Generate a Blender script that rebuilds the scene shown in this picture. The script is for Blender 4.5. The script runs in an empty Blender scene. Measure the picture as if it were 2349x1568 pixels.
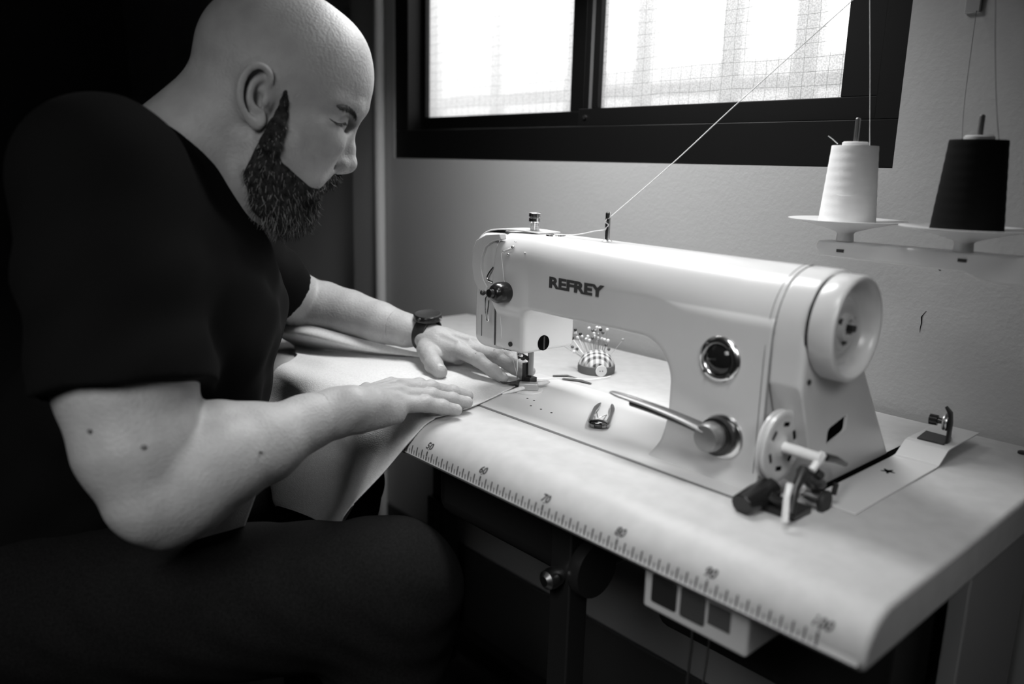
import bpy, bmesh, math, random
import numpy as np
from mathutils import Vector, Matrix

# ------------------------------------------------------------------ units: centimetres in, metres out
# world: X along the table front (the ruler's own centimetres), Y towards the window wall,
# Z up with the table top at z = 0 (76 cm above the floor)
U = 0.01
TOP = 76.0
def W(p): return Vector((p[0] * U, p[1] * U, (p[2] + TOP) * U))

sc = bpy.context.scene
col = sc.collection

# ------------------------------------------------------------------ camera
YAW, PITCH, ROLL = 0.8318442, 0.2150969, 0.0264801
CAM = np.array([124.88, -54.656, 31.385])
FPX = 1853.84
CX, CY = 1174.5, 784.0
def cam_axes():
    cy, sy = math.cos(YAW), math.sin(YAW); cp, sp = math.cos(PITCH), math.sin(PITCH)
    fwd = np.array([-sy * cp, cy * cp, -sp]); right = np.array([cy, sy, 0.0]); up = np.cross(right, fwd)
    cr, sr = math.cos(ROLL), math.sin(ROLL)
    return cr * right + sr * up, -sr * right + cr * up, fwd
R_, U_, F_ = cam_axes()
cd = bpy.data.cameras.new('camera'); cam = bpy.data.objects.new('camera', cd); col.objects.link(cam)
cd.sensor_width = 36.0; cd.lens = 36.0 * FPX / 2349.0; cd.clip_start = 0.01; cd.clip_end = 60
cam.matrix_world = Matrix(((R_[0], U_[0], -F_[0], CAM[0] * U), (R_[1], U_[1], -F_[1], CAM[1] * U),
                           (R_[2], U_[2], -F_[2], (CAM[2] + TOP) * U), (0, 0, 0, 1)))
cd.dof.use_dof = True; cd.dof.focus_distance = 1.09; cd.dof.aperture_fstop = 2.6
sc.camera = cam

def ray(u, v):
    return F_ + R_ * (u - CX) / FPX - U_ * (v - CY) / FPX
def at(u, v, r):
    d = ray(u, v); return CAM + d / np.linalg.norm(d) * r
def on(u, v, ax, val):
    d = ray(u, v); return CAM + d * (val - CAM[ax]) / d[ax]

# ------------------------------------------------------------------ view, world, lights
vs = sc.view_settings
vs.view_transform = 'Standard'; vs.look = 'None'; vs.exposure = 0.0; vs.gamma = 1.0; vs.use_curve_mapping = False
sc.cycles.use_denoising = True
sc.cycles.max_bounces = 8
sc.cycles.sample_clamp_indirect = 4.0
world = bpy.data.worlds.new('daylight'); sc.world = world; world.use_nodes = True
world.node_tree.nodes['Background'].inputs[0].default_value = (1, 1, 1, 1)
world.node_tree.nodes['Background'].inputs[1].default_value = .95

def area(name, loc, target, sx, sy, power, spread=180):
    l = bpy.data.lights.new(name, 'AREA'); l.shape = 'RECTANGLE'; l.size = sx * U; l.size_y = sy * U
    l.energy = power; l.spread = math.radians(spread)
    o = bpy.data.objects.new(name, l); col.objects.link(o); o.location = W(loc)
    o.rotation_euler = (W(target) - W(loc)).to_track_quat('-Z', 'Y').to_euler()
    return o
# daylight outside the window
area('window_daylight', (15, 105, 95), (15, 60, 62), 150, 90, 14)
# tube lamp hanging over the back of the machine, just above the picture
area('tube_lamp_light', (36, 29, 77), (36, 24, 0), 50, 14, 5.2, 138)
# added fill light over the front of the table
area('front_fill_light', (95, -25, 88), (84, 2, 0), 26, 26, .6, 66)
# little work light under the machine arm
area('machine_lamp_light', (61, 26.5, 12.4), (55, 24, 0), 6, 3, 0.2, 170)
# added fill light from behind the camera
area('room_fill_light', (108, -92, 70), (45, -20, -10), 40, 40, 1.4, 73)
# added fill light for the machine's right end
area('side_fill_light', (150, -30, 60), (90, 14, 6), 30, 30, .19, 44)

# ------------------------------------------------------------------ materials (the photograph is black and white)
def mat(name, v, rough=0.5, metal=0.0, noise=None, bump=None, sss=0.0, coat=0.0, spec=0.5, v2=None):
    m = bpy.data.materials.new(name); m.use_nodes = True
    nt = m.node_tree; b = nt.nodes['Principled BSDF']
    b.inputs['Base Color'].default_value = (v, v, v, 1)
    b.inputs['Roughness'].default_value = rough; b.inputs['Metallic'].default_value = metal
    b.inputs['Specular IOR Level'].default_value = spec
    if sss: b.inputs['Subsurface Weight'].default_value = sss; b.inputs['Subsurface Radius'].default_value = (.006,) * 3; b.inputs['Subsurface Scale'].default_value = .95
    if coat: b.inputs['Coat Weight'].default_value = coat; b.inputs['Coat Roughness'].default_value = .08
    tc = nt.nodes.new('ShaderNodeTexCoord')
    if noise:
        n = nt.nodes.new('ShaderNodeTexNoise'); n.inputs['Scale'].default_value = noise; n.inputs['Detail'].default_value = 5
        r = nt.nodes.new('ShaderNodeValToRGB'); w = v2 if v2 is not None else v * .8
        r.color_ramp.elements[0].position = .35; r.color_ramp.elements[1].position = .65
        r.color_ramp.elements[0].color = (w, w, w, 1); r.color_ramp.elements[1].color = (v, v, v, 1)
        nt.links.new(tc.outputs['Object'], n.inputs['Vector']); nt.links.new(n.outputs['Fac'], r.inputs['Fac'])
        nt.links.new(r.outputs['Color'], b.inputs['Base Color'])
    if bump:
        sca, strg, dist = bump
        n = nt.nodes.new('ShaderNodeTexNoise'); n.inputs['Scale'].default_value = sca; n.inputs['Detail'].default_value = 4
        bp = nt.nodes.new('ShaderNodeBump'); bp.inputs['Strength'].default_value = strg; bp.inputs['Distance'].default_value = dist
        nt.links.new(tc.outputs['Object'], n.inputs['Vector']); nt.links.new(n.outputs['Fac'], bp.inputs['Height'])
        nt.links.new(bp.outputs['Normal'], b.inputs['Normal'])
    return m
M = {}
M['enamel'] = mat('cream_enamel', .56, .28, noise=9, v2=.53, coat=.1)
M['enamel_dark'] = mat('worn_enamel', .42, .35)
M['seam'] = mat('seam_shadow_gap', .05, .6)
M['chrome'] = mat('chrome', .8, .2, 1.0)
M['steel'] = mat('steel', .55, .3, 1.0)
M['dark_metal'] = mat('blackened_metal', .03, .35, .3)
M['black_plastic'] = mat('black_plastic', .012, .22)
M['rubber'] = mat('black_rubber', .01, .55)
M['laminate'] = mat('table_laminate', .46, .55, noise=55, v2=.42)
M['print'] = mat('black_print', .04, .5)
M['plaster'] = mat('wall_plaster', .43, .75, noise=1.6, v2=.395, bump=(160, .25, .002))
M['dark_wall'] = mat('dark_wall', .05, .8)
M['floor'] = mat('floor_tile', .06, .5, noise=12)
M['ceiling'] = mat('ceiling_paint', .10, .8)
M['alu_black'] = mat('black_aluminium', .004, .5, spec=.2)
M['white_plastic'] = mat('white_plastic', .72, .35, sss=.1)
M['white_thread'] = mat('white_thread', .94, .6, bump=(900, .2, .001))
M['black_thread'] = mat('black_thread', .006, .9, spec=.15)
M['skin'] = mat('skin', .35, .54, noise=45, v2=.305, bump=(300, .4, .002), sss=.15)
M['nail'] = mat('nail', .50, .25)
M['shirt'] = mat('black_cotton', .003, .95, bump=(500, .2, .001), spec=.1)
M['jeans'] = mat('dark_denim', .008, .9, noise=420, v2=.004, spec=.1)
M['beard_base'] = mat('beard_skin', .03, .9, noise=160, v2=.008, spec=.1)
M['hair_dark'] = mat('dark_hair', .025, .5, spec=.3)
M['hair_grey'] = mat('grey_hair', .5, .5)
M['fabric'] = mat('pale_wool_fabric', .62, .9, noise=300, v2=.56, bump=(700, .5, .0012), spec=.15)
M['glass_dark'] = mat('dark_glass', .01, .06)
M['hole'] = mat('dark_hole', .004, .9, spec=.0)

# ------------------------------------------------------------------ mesh helpers
class MB:
    def __init__(s): s.v = []; s.f = []; s.m = []
    def add(s, v, f, m=0):
        o = len(s.v); s.v += [tuple(map(float, x)) for x in v]; s.f += [tuple(i + o for i in q) for q in f]; s.m += [m] * len(f)
    def box(s, lo, hi, m=0, M3=None, c=None):
        x0, y0, z0 = lo; x1, y1, z1 = hi
        v = np.array([(x, y, z) for z in (z0, z1) for y in (y0, y1) for x in (x0, x1)], float)
        if M3 is not None: v = (v - c) @ np.array(M3).T + c
        s.add(v, [(0, 2, 3, 1), (4, 5, 7, 6), (0, 1, 5, 4), (2, 6, 7, 3), (0, 4, 6, 2), (1, 3, 7, 5)], m)
    def rev(s, p0, p1, prof, n=32, m=0):           # prof: (distance along axis, radius)
        p0 = np.array(p0, float); a = np.array(p1, float) - p0; a /= np.linalg.norm(a)
        t = np.cross(a, (0, 0, 1.0)) if abs(a[2]) < .9 else np.cross(a, (1.0, 0, 0)); t /= np.linalg.norm(t); b = np.cross(a, t)
        v = []; f = []
        for d, r in prof:
            for k in range(n):
                th = 2 * math.pi * k / n; v.append(p0 + a * d + (t * math.cos(th) + b * math.sin(th)) * max(r, 1e-4))
        for i in range(len(prof) - 1):
            for k in range(n):
                k2 = (k + 1) % n; f.append((i * n + k, i * n + k2, (i + 1) * n + k2, (i + 1) * n + k))
        f.append(tuple(range(n - 1, -1, -1))); f.append(tuple((len(prof) - 1) * n + k for k in range(n)))
        s.add(v, f, m)
    def cyl(s, p0, p1, r0, r1=None, n=24, m=0):
        L = float(np.linalg.norm(np.array(p1, float) - np.array(p0, float)))
        s.rev(p0, p1, [(0, r0), (L, r0 if r1 is None else r1)], n, m)
    def ball(s, c, r, n=14, m=0, sq=1.0):
        c = np.array(c, float); pr = [(r * sq * -math.cos(math.pi * i / n), r * math.sin(math.pi * i / n)) for i in range(n + 1)]
        s.rev(c, c + (0, 0, 1), pr, n * 2, m)
    def tube(s, path, r, n=8, m=0, flat=None, up=None):
        P = [np.array(p, float) for p in path]; v = []; f = []; N = len(P); prev = None
        for i in range(N):
            d = P[min(i + 1, N - 1)] - P[max(i - 1, 0)]; d /= (np.linalg.norm(d) + 1e-9)
            if up is not None: prev = np.array(up, float)
            if prev is None: prev = np.array((0, 0, 1.0)) if abs(d[2]) < .9 else np.array((1.0, 0, 0))
            t = prev - d * (prev @ d); t /= np.linalg.norm(t) + 1e-9; b = np.cross(d, t); prev = t
            rr = r[i] if hasattr(r, '__len__') else r
            ra, rb = (rr, rr) if flat is None else (rr * flat[0], rr * flat[1])
            for k in range(n):
                th = 2 * math.pi * k / n; v.append(P[i] + t * ra * math.cos(th) + b * rb * math.sin(th))
        for i in range(N - 1):
            for k in range(n):
                k2 = (k + 1) % n; f.append((i * n + k, i * n + k2, (i + 1) * n + k2, (i + 1) * n + k))
        f.append(tuple(range(n - 1, -1, -1))); f.append(tuple((N - 1) * n + k for k in range(n)))
        s.add(v, f, m)
    def prism(s, poly, d0, d1, fn, m=0):            # poly of 2-D points; fn(a, b, d) -> 3-D
        n = len(poly); v = [fn(a, b, d0) for a, b in poly] + [fn(a, b, d1) for a, b in poly]
        f = [tuple(range(n)), tuple(range(2 * n - 1, n - 1, -1))] + [(i, (i + 1) % n, n + (i + 1) % n, n + i) for i in range(n)]
        s.add(v, f, m)
    def grid(s, fn, nu, nv, m=0):
        v = [fn(i / (nu - 1), j / (nv - 1)) for j in range(nv) for i in range(nu)]
        f = [(j * nu + i, j * nu + i + 1, (j + 1) * nu + i + 1, (j + 1) * nu + i) for j in range(nv - 1) for i in range(nu - 1)]
        s.add(v, f, m)

def make(name, mb, mats, parent=None, bevel=0, seg=2, smooth=True, angle=38, recalc=True):
    me = bpy.data.meshes.new(name)
    o = bpy.data.objects.new(name, me); col.objects.link(o)
    if isinstance(mb, MB): V = np.array(mb.v, np.float64); Fc = mb.f; mi = mb.m
    else: V, Fc = mb; mi = None
    V = np.asarray(V, np.float64)
    if parent is None:
        org = np.array([(V[:, 0].min() + V[:, 0].max()) / 2, (V[:, 1].min() + V[:, 1].max()) / 2, V[:, 2].min()])
    else:
        org = np.array(parent['_org'])
    P = (V - org) * U
    if isinstance(Fc, np.ndarray) and Fc.shape[1] == 4:
        me.vertices.add(len(P)); me.vertices.foreach_set('co', P.astype(np.float32).ravel())
        me.loops.add(Fc.size); me.polygons.add(len(Fc))
        me.polygons.foreach_set('loop_start', np.arange(0, Fc.size, 4, dtype=np.int32))
        me.polygons.foreach_set('loop_total', np.full(len(Fc), 4, np.int32))
        me.loops.foreach_set('vertex_index', Fc.astype(np.int32).ravel())
        me.update(calc_edges=True); me.validate()
    else:
        me.from_pydata([tuple(p) for p in P], [], [tuple(f) for f in Fc]); me.update()
        if recalc:
            bm = bmesh.new(); bm.from_mesh(me); bmesh.ops.recalc_face_normals(bm, faces=bm.faces); bm.to_mesh(me); bm.free()
    for m in (mats if isinstance(mats, (list, tuple)) else [mats]): me.materials.append(M[m] if isinstance(m, str) else m)
    if mi is not None and max(mi) > 0: me.polygons.foreach_set('material_index', mi)
    if smooth:
        me.polygons.foreach_set('use_smooth', [True] * len(me.polygons))
        if angle: me.set_sharp_from_angle(angle=math.radians(angle))
    o['_org'] = [float(x) for x in org]
    if parent is None: o.location = W(org)
    else: o.parent = parent
    if bevel:
        b = o.modifiers.new('bevel', 'BEVEL'); b.width = bevel * U; b.segments = seg; b.limit_method = 'ANGLE'; b.angle_limit = math.radians(40)
    return o
def empty(name, org):
    o = bpy.data.objects.new(name, None); col.objects.link(o); o.location = W(org); o['_org'] = [float(x) for x in org]
    o.empty_display_size = .05
    return o
def tag(o, label, cat, group=None, kind=None):
    o['label'] = label; o['category'] = cat
    if group: o['group'] = group
    if kind: o['kind'] = kind
    return o
def struct(name, mb, m, **k):
    o = make(name, mb, m, **k); o['kind'] = 'structure'; return o
def spline(P, n):
    P = np.array(P, float); k = len(P); out = []
    for t in np.linspace(0, k - 1, n):
        i = min(int(t), k - 2); u = t - i
        a, b, c, d = P[max(i - 1, 0)], P[i], P[i + 1], P[min(i + 2, k - 1)]
        out.append(.5 * ((2 * b) + (c - a) * u + (2 * a - 5 * b + 4 * c - d) * u * u + (3 * b - a - 3 * c + d) * u ** 3))
    return np.array(out)
def text_mesh(s, size, depth=.02, shear=0.0, bold=0.0):
    cu = bpy.data.curves.new('t', 'FONT'); cu.body = s; cu.size = size; cu.extrude = depth; cu.shear = shear; cu.offset = bold
    cu.align_x = 'CENTER'; cu.align_y = 'CENTER'; cu.resolution_u = 3
    t = bpy.data.objects.new('t', cu); col.objects.link(t)
    dg = bpy.context.evaluated_depsgraph_get(); me = bpy.data.meshes.new_from_object(t.evaluated_get(dg))
    V = [tuple(v.co) for v in me.vertices]; F = [tuple(p.vertices) for p in me.polygons]
    bpy.data.objects.remove(t); bpy.data.curves.remove(cu); bpy.data.meshes.remove(me)
    return V, F

# ------------------------------------------------------------------ smooth solids: a signed distance field on a grid, then surface nets
class SDF:
    def __init__(s, lo, hi, h):
        s.lo = np.array(lo, np.float32); s.h = h
        s.n = np.ceil((np.array(hi) - lo) / h).astype(int) + 1
        s.D = np.full(s.n, 4.0, np.float32)
        s.ax = [s.lo[i] + h * np.arange(s.n[i], dtype=np.float32) for i in range(3)]
    def win(s, lo, hi):
        a = np.clip(np.floor((np.array(lo) - s.lo) / s.h).astype(int), 0, s.n); b = np.clip(np.ceil((np.array(hi) - s.lo) / s.h).astype(int) + 1, 0, s.n)
        if (b <= a).any(): return None
        sl = tuple(slice(a[i], b[i]) for i in range(3))
        X = s.ax[0][sl[0]][:, None, None]; Y = s.ax[1][sl[1]][None, :, None]; Z = s.ax[2][sl[2]][None, None, :]
        return sl, X, Y, Z
    def comb(s, sl, d, k, op):
        D = s.D[sl]
        if op == 'sub': d = -d; sign = -1
        elif op == 'and': sign = -1
        else: sign = 1
        a, b = (D, d) if sign > 0 else (-D, -d)
        if k > 0:
            h = np.maximum(k - np.abs(a - b), 0) / k; r = np.minimum(a, b) - h * h * k * .25
        else: r = np.minimum(a, b)
        s.D[sl] = r * sign
    def cap(s, a, b, r1, r2=None, k=.5, op='add', flat=None):     # tapered capsule; flat = (axis, factor)
        r2 = r1 if r2 is None else r2; a = np.array(a, np.float32); b = np.array(b, np.float32); mr = max(r1, r2) + k + 3 * s.h
        w = s.win(np.minimum(a, b) - mr, np.maximum(a, b) + mr)
        if w is None: return
        sl, X, Y, Z = w; ba = b - a
        P = [X - a[0], Y - a[1], Z - a[2]]
        if flat:
            n = np.array(flat[0], np.float32); n /= np.linalg.norm(n); f = flat[1] - 1
            q = P[0] * n[0] + P[1] * n[1] + P[2] * n[2]; P = [P[i] + f * n[i] * q for i in range(3)]; ba = ba + f * n * (ba @ n)
        t = np.clip((P[0] * ba[0] + P[1] * ba[1] + P[2] * ba[2]) / float(ba @ ba + 1e-9), 0, 1)
        d = np.sqrt((P[0] - t * ba[0]) ** 2 + (P[1] - t * ba[1]) ** 2 + (P[2] - t * ba[2]) ** 2) - (r1 + (r2 - r1) * t)
        s.comb(sl, d, k, op)
    def chain(s, pts, rs, k=.5, op='add', flat=None):
        for i in range(len(pts) - 1): s.cap(pts[i], pts[i + 1], rs[i], rs[i + 1], k, op, flat)
    def ell(s, c, r, A=None, k=.5, op='add'):                      # ellipsoid, A rows = axes
        c = np.array(c, np.float32); m = max(r) + k + 3 * s.h
        w = s.win(c - m, c + m)
        if w is None: return
        sl, X, Y, Z = w; A = np.eye(3) if A is None else np.array(A, float)
        P = [X - c[0], Y - c[1], Z - c[2]]
        Q = [(P[0] * A[i][0] + P[1] * A[i][1] + P[2] * A[i][2]) for i in range(3)]
        k0 = np.sqrt(sum((Q[i] / r[i]) ** 2 for i in range(3))); k1 = np.sqrt(sum((Q[i] / r[i] ** 2) ** 2 for i in range(3))) + 1e-6
        s.comb(sl, (k0 * (k0 - 1) / k1).astype(np.float32), k, op)
    def box(s, lo, hi, rnd=.5, k=0.0, op='add'):
        c = (np.array(lo, np.float32) + hi) / 2; hf = (np.array(hi, np.float32) - lo) / 2 - rnd; m = k + 3 * s.h
        w = s.win(np.array(lo) - m, np.array(hi) + m)
        if w is None: return
        sl, X, Y, Z = w
        q = [np.abs(X - c[0]) - hf[0], np.abs(Y - c[1]) - hf[1], np.abs(Z - c[2]) - hf[2]]
        o = np.sqrt(np.maximum(q[0], 0) ** 2 + np.maximum(q[1], 0) ** 2 + np.maximum(q[2], 0) ** 2)
        s.comb(sl, o + np.minimum(np.maximum(np.maximum(q[0], q[1]), q[2]), 0) - rnd, k, op)
    def plane(s, c, n, k=0.0, op='sub'):                            # removes the side n points to
        n = np.array(n, np.float32); n /= np.linalg.norm(n)
        sl, X, Y, Z = s.win(s.lo - 9, s.lo + s.n * s.h + 9)
        d = (X - c[0]) * n[0] + (Y - c[1]) * n[1] + (Z - c[2]) * n[2]
        s.comb(sl, -d + 0 * s.D[sl], k, 'sub')
    def fn(s, f):                                                   # arbitrary field edit
        X = s.ax[0][:, None, None]; Y = s.ax[1][None, :, None]; Z = s.ax[2][None, None, :]
        s.D = f(s.D, X, Y, Z).astype(np.float32)
    def mesh(s):
        D = s.D; D[0] = D[-1] = 1; D[:, 0] = D[:, -1] = 1; D[:, :, 0] = D[:, :, -1] = 1
        I = D < 0
        c = I[:-1, :-1, :-1].astype(np.int8)
        for dx, dy, dz in ((1, 0, 0), (0, 1, 0), (0, 0, 1), (1, 1, 0), (1, 0, 1), (0, 1, 1), (1, 1, 1)):
            c = c + I[dx:D.shape[0] - 1 + dx, dy:D.shape[1] - 1 + dy, dz:D.shape[2] - 1 + dz]
        idx = np.argwhere((c > 0) & (c < 8)); i, j, k = idx.T
        cm = np.full(c.shape, -1, np.int32); cm[i, j, k] = np.arange(len(idx))
        acc = np.zeros((len(idx), 3)); cnt = np.zeros(len(idx))
        cor = [(a, b, e) for a in (0, 1) for b in (0, 1) for e in (0, 1)]
        for a in cor:
            for ax in range(3):
                if a[ax]: continue
                b = list(a); b[ax] = 1
                d0 = D[i + a[0], j + a[1], k + a[2]]; d1 = D[i + b[0], j + b[1], k + b[2]]
                m = (d0 < 0) != (d1 < 0); t = np.where(m, d0 / np.where(m, d0 - d1, 1), 0)
                pos = np.array(a, float)[None].repeat(len(idx), 0); pos[:, ax] = t
                acc += pos * m[:, None]; cnt += m
        V = s.lo + (idx + acc / np.maximum(cnt, 1)[:, None]) * s.h
        F = []
        for ax in range(3):
            o1, o2 = (ax + 1) % 3, (ax + 2) % 3
            s0 = [slice(None)] * 3; s1 = [slice(None)] * 3; s0[ax] = slice(0, -1); s1[ax] = slice(1, None)
            for o in (o1, o2): s0[o] = s1[o] = slice(1, -1)
            A = I[tuple(s0)]; B = I[tuple(s1)]
            e = np.argwhere(A != B)
            if not len(e): continue
            fl = A[tuple(e.T)]
            p = e.copy(); p[:, o1] += 1; p[:, o2] += 1
            def cell(d1, d2):
                q = p.copy(); q[:, o1] += d1; q[:, o2] += d2; return cm[tuple(q.T)]
            q = np.stack([cell(-1, -1), cell(0, -1), cell(0, 0), cell(-1, 0)], 1)
            q[~fl] = q[~fl][:, ::-1]; F.append(q)
        return V, np.concatenate(F)

# ------------------------------------------------------------------ the room
def boxes(name, bs, m, **k):
    mb = MB()
    for lo, hi in bs: mb.box(lo, hi)
    return struct(name, mb, m, smooth=False, **k)
WX0, WX1, WZ0, WZ1 = -38.1, 77.7, 32.3, 100.0          # window opening
XR, XL, YF, ZF, ZC = 190, -230, -330, -TOP, 165
boxes('wall_back', [((-54, 55, ZF), (WX0, 67, ZC)), ((WX1, 55, ZF), (XR, 67, ZC)), ((WX0, 55, ZF), (WX1, 67, WZ0)), ((WX0, 55, WZ1), (WX1, 67, ZC)),
                    ], 'plaster')
boxes('wall_back_recess', [((XL, 57.5, ZF), (-54, 67, ZC))], 'plaster')
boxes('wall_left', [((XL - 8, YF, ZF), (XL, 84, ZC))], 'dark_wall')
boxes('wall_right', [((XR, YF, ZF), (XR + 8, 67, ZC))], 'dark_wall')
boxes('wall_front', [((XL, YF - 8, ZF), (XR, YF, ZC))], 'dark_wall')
boxes('floor', [((XL - 8, YF - 8, ZF - 6), (XR + 8, 84, ZF))], 'floor')
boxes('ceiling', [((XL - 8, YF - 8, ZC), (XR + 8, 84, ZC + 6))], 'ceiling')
mb = MB(); mb.box((-54.6, 53.4, ZF), (-43.2, 55.1, ZC)); t1 = struct('trim_1', mb, 'plaster', bevel=.5)
mb = MB(); mb.cyl((-42.2, 53.6, ZF), (-42.2, 53.6, ZC), 1.25, n=20); struct('trim_2', mb, 'white_plastic')
mb = MB(); mb.box((-42, 54.2, ZF), (XR, 55.1, -55)); struct('baseboard_back', mb, 'dark_wall', bevel=.3)

# wall cracks
mb = MB()
pc = [on(u, v, 1, 54.99) for u, v in ((2125, 713), (2117, 722), (2114, 727), (2114, 740), (2111, 752), (2110, 762))]
mb.tube(pc, [.03, .05, .09, .07, .05, .02], 5)
pc = [on(u, v, 1, 54.99) for u, v in ((2154, 616), (2155, 619), (2158, 620))]
mb.tube(pc, [.05, .09, .04], 5)
struct('wall_back_crack', mb, 'hole')

# window: black aluminium sliding frame with two wired frosted panes
mb = MB()
fr = [((WX0, 55.3, WZ0), (WX1, 64, 38.6)), ((WX0, 55.3, 38.6), (WX0 + 5, 64, WZ1)), ((WX1 - 3.4, 55.3, 38.6), (WX1, 64, WZ1)), ((WX0, 55.3, WZ1 - 5), (WX1, 64, WZ1))]
for lo, hi in fr: mb.box(lo, hi)
win = struct('window_1', mb, 'alu_black', bevel=.15)
mb = MB()                                                # outer (left) sash
for lo, hi in (((-33.1, 59.2, 38.6), (19.5, 61.6, 41.6)), ((-33.1, 59.2, 41.6), (-31.7, 61.6, 95)), ((14.4, 59.2, 41.6), (19.6, 61.6, 95))): mb.box(lo, hi)
s1 = make('window_sash', mb, 'alu_black', win, bevel=.12)
mb = MB()
for lo, hi in (((19.6, 56.2, 38.6), (74.3, 58.4, 41.7)), ((22.6, 56.2, 41.7), (24.0, 58.4, 95)), ((68.9, 56.2, 41.7), (74.3, 58.4, 95)), ((19.6, 57.2, 38.7), (20.8, 58.4, 95))): mb.box(lo, hi)
s2 = make('window_sash', mb, 'alu_black', win, bevel=.12)
mb = MB(); mb.box((20.8, 57.4, 41.7), (22.6, 58.2, 95)); make('stile_reflection', mb, mat('stile_reflection_grey', .16, .4, .3), s2)  # grey strip paints the reflection on the black interlock stile
mb = MB(); mb.cyl((21.2, 56.3, 40.2), (21.2, 55.9, 40.2), .35, n=12); make('sash_screw', mb, 'steel', s2)

def wired_glass():
    m = bpy.data.materials.new('wired_frosted_glass'); m.use_nodes = True; nt = m.node_tree; nt.nodes.clear()
    out = nt.nodes.new('ShaderNodeOutputMaterial'); tr = nt.nodes.new('ShaderNodeBsdfTranslucent'); rf = nt.nodes.new('ShaderNodeBsdfRefraction')
    rf.inputs['IOR'].default_value = 1.03; rf.inputs['Roughness'].default_value = .5
    tc = nt.nodes.new('ShaderNodeTexCoord'); mp = nt.nodes.new('ShaderNodeMapping'); mp.inputs['Rotation'].default_value = (math.radians(90), 0, 0)
    nz = nt.nodes.new('ShaderNodeTexNoise'); nz.inputs['Scale'].default_value = 9
    add = nt.nodes.new('ShaderNodeMixRGB'); add.blend_type = 'ADD'; add.inputs['Fac'].default_value = .008
    br = nt.nodes.new('ShaderNodeTexBrick'); br.offset = 0; br.inputs['Scale'].default_value = 1.0
    br.inputs['Brick Width'].default_value = .0195; br.inputs['Row Height'].default_value = .0195; br.inputs['Mortar Size'].default_value = .00045; br.inputs['Mortar Smooth'].default_value = .6
    br.inputs['Color1'].default_value = br.inputs['Color2'].default_value = (1, 1, 1, 1); br.inputs['Mortar'].default_value = (.45, .45, .45, 1)
    gr = nt.nodes.new('ShaderNodeTexNoise'); gr.inputs['Scale'].default_value = 420; gr.inputs['Detail'].default_value = 3
    rr = nt.nodes.new('ShaderNodeValToRGB'); rr.color_ramp.elements[0].color = (.72, .72, .72, 1); rr.color_ramp.elements[0].position = .4; rr.color_ramp.elements[1].position = .6
    mu = nt.nodes.new('ShaderNodeMixRGB'); mu.blend_type = 'MULTIPLY'; mu.inputs['Fac'].default_value = 1
    mx = nt.nodes.new('ShaderNodeMixShader'); mx.inputs['Fac'].default_value = .36
    L = nt.links.new
    L(tc.outputs['Object'], add.inputs[1]); L(nz.outputs['Color'], add.inputs[2]); L(tc.outputs['Object'], nz.inputs['Vector'])
    L(add.outputs[0], mp.inputs['Vector']); L(mp.outputs[0], br.inputs['Vector'])
    L(tc.outputs['Object'], gr.inputs['Vector']); L(gr.outputs['Fac'], rr.inputs['Fac'])
    L(br.outputs['Color'], mu.inputs[1]); L(rr.outputs['Color'], mu.inputs[2])
    L(mu.outputs[0], tr.inputs['Color']); L(mu.outputs[0], rf.inputs['Color'])
    L(tr.outputs[0], mx.inputs[1]); L(rf.outputs[0], mx.inputs[2]); L(mx.outputs[0], out.inputs['Surface'])
    return m
M['wired_glass'] = wired_glass()
for (x0, x1, y, s) in ((-31.8, 14.5, 60.4, s1), (23.9, 69.0, 57.3, s2)):
    mb = MB(); mb.add([(x0, y, 41.5), (x1, y, 41.5), (x1, y, 95), (x0, y, 95)], [(0, 1, 2, 3)]); make('window_pane', mb, 'wired_glass', s, smooth=False, recalc=False)

# pale shutter bars standing in the light well outside the window
M['outside'] = mat('pale_outside_paint', .85, .8)
mb = MB()
for x in (-58, -34, -8, 12, 33, 48, 62, 78):
    mb.box((x - 2.2, 84, 20), (x + 2.2, 87, 110))
mb.box((-90, 84.5, 46), (110, 86.5, 48.5)); mb.box((-90, 84.5, 15), (110, 86.5, 33))
sh = struct('wall_outside', mb, 'outside')

# ------------------------------------------------------------------ sewing table
TX0, TX1, TY1 = -8.4, 103.7, 53.6
prof = [(4.6, 0), (4.0, -.02), (3.3, -.12), (2.6, -.34), (1.9, -.7), (1.25, -1.2), (.7, -1.8), (.3, -2.5), (.08, -3.2), (0, -3.8), (.15, -4.2), (.6, -4.35)]
def front_y(z):
    for (y0, z0), (y1, z1) in zip(prof[:10], prof[1:10]):
        if z1 <= z <= z0: return y0 + (y1 - y0) * (z - z0) / (z1 - z0)
    return 0
table = empty('sewing_table', (48, 27, -TOP))
tag(table, 'pale laminate sewing table with rounded front edge and printed centimetre ruler', 'table')
mb = MB()
mb.prism([(TY1, 0)] + prof + [(TY1, -4.35)], TX0, TX1, lambda a, b, d: (d, a, b))
make('tabletop', mb, 'laminate', table, bevel=.45, seg=3, angle=30)
mb = MB(); mb.box((TX0 + .6, 1.4, -4.6), (TX1 - .3, TY1, -4.3)); make('edge_band', mb, 'rubber', table)
mb = MB()
for i in range(0, 201):
    x = i * .5; h = 1.32 if i % 20 == 0 else (1.05 if i % 2 == 0 else .55); w = .11 if i % 20 == 0 else (.085 if i % 2 == 0 else .06)
    zs = np.linspace(-3.66, -3.66 + h, 5)
    for a, b in zip(zs[:-1], zs[1:]):
        ya, yb = front_y(a) - .012, front_y(b) - .012
        mb.add([(x - w, ya, a), (x + w, ya, a), (x + w, yb, b), (x - w, yb, b)], [(0, 1, 2, 3)])
for n in range(10, 101, 10):
    V, F = text_mesh(str(n), 1.15, 0.001, shear=.25, bold=.03)
    vv = []
    for (a, b, c) in V:
        z = -1.98 + b * .86; vv.append((n + .0 + a, front_y(z) - .045 - c * .5, z))
    mb.add(vv, F)
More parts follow.
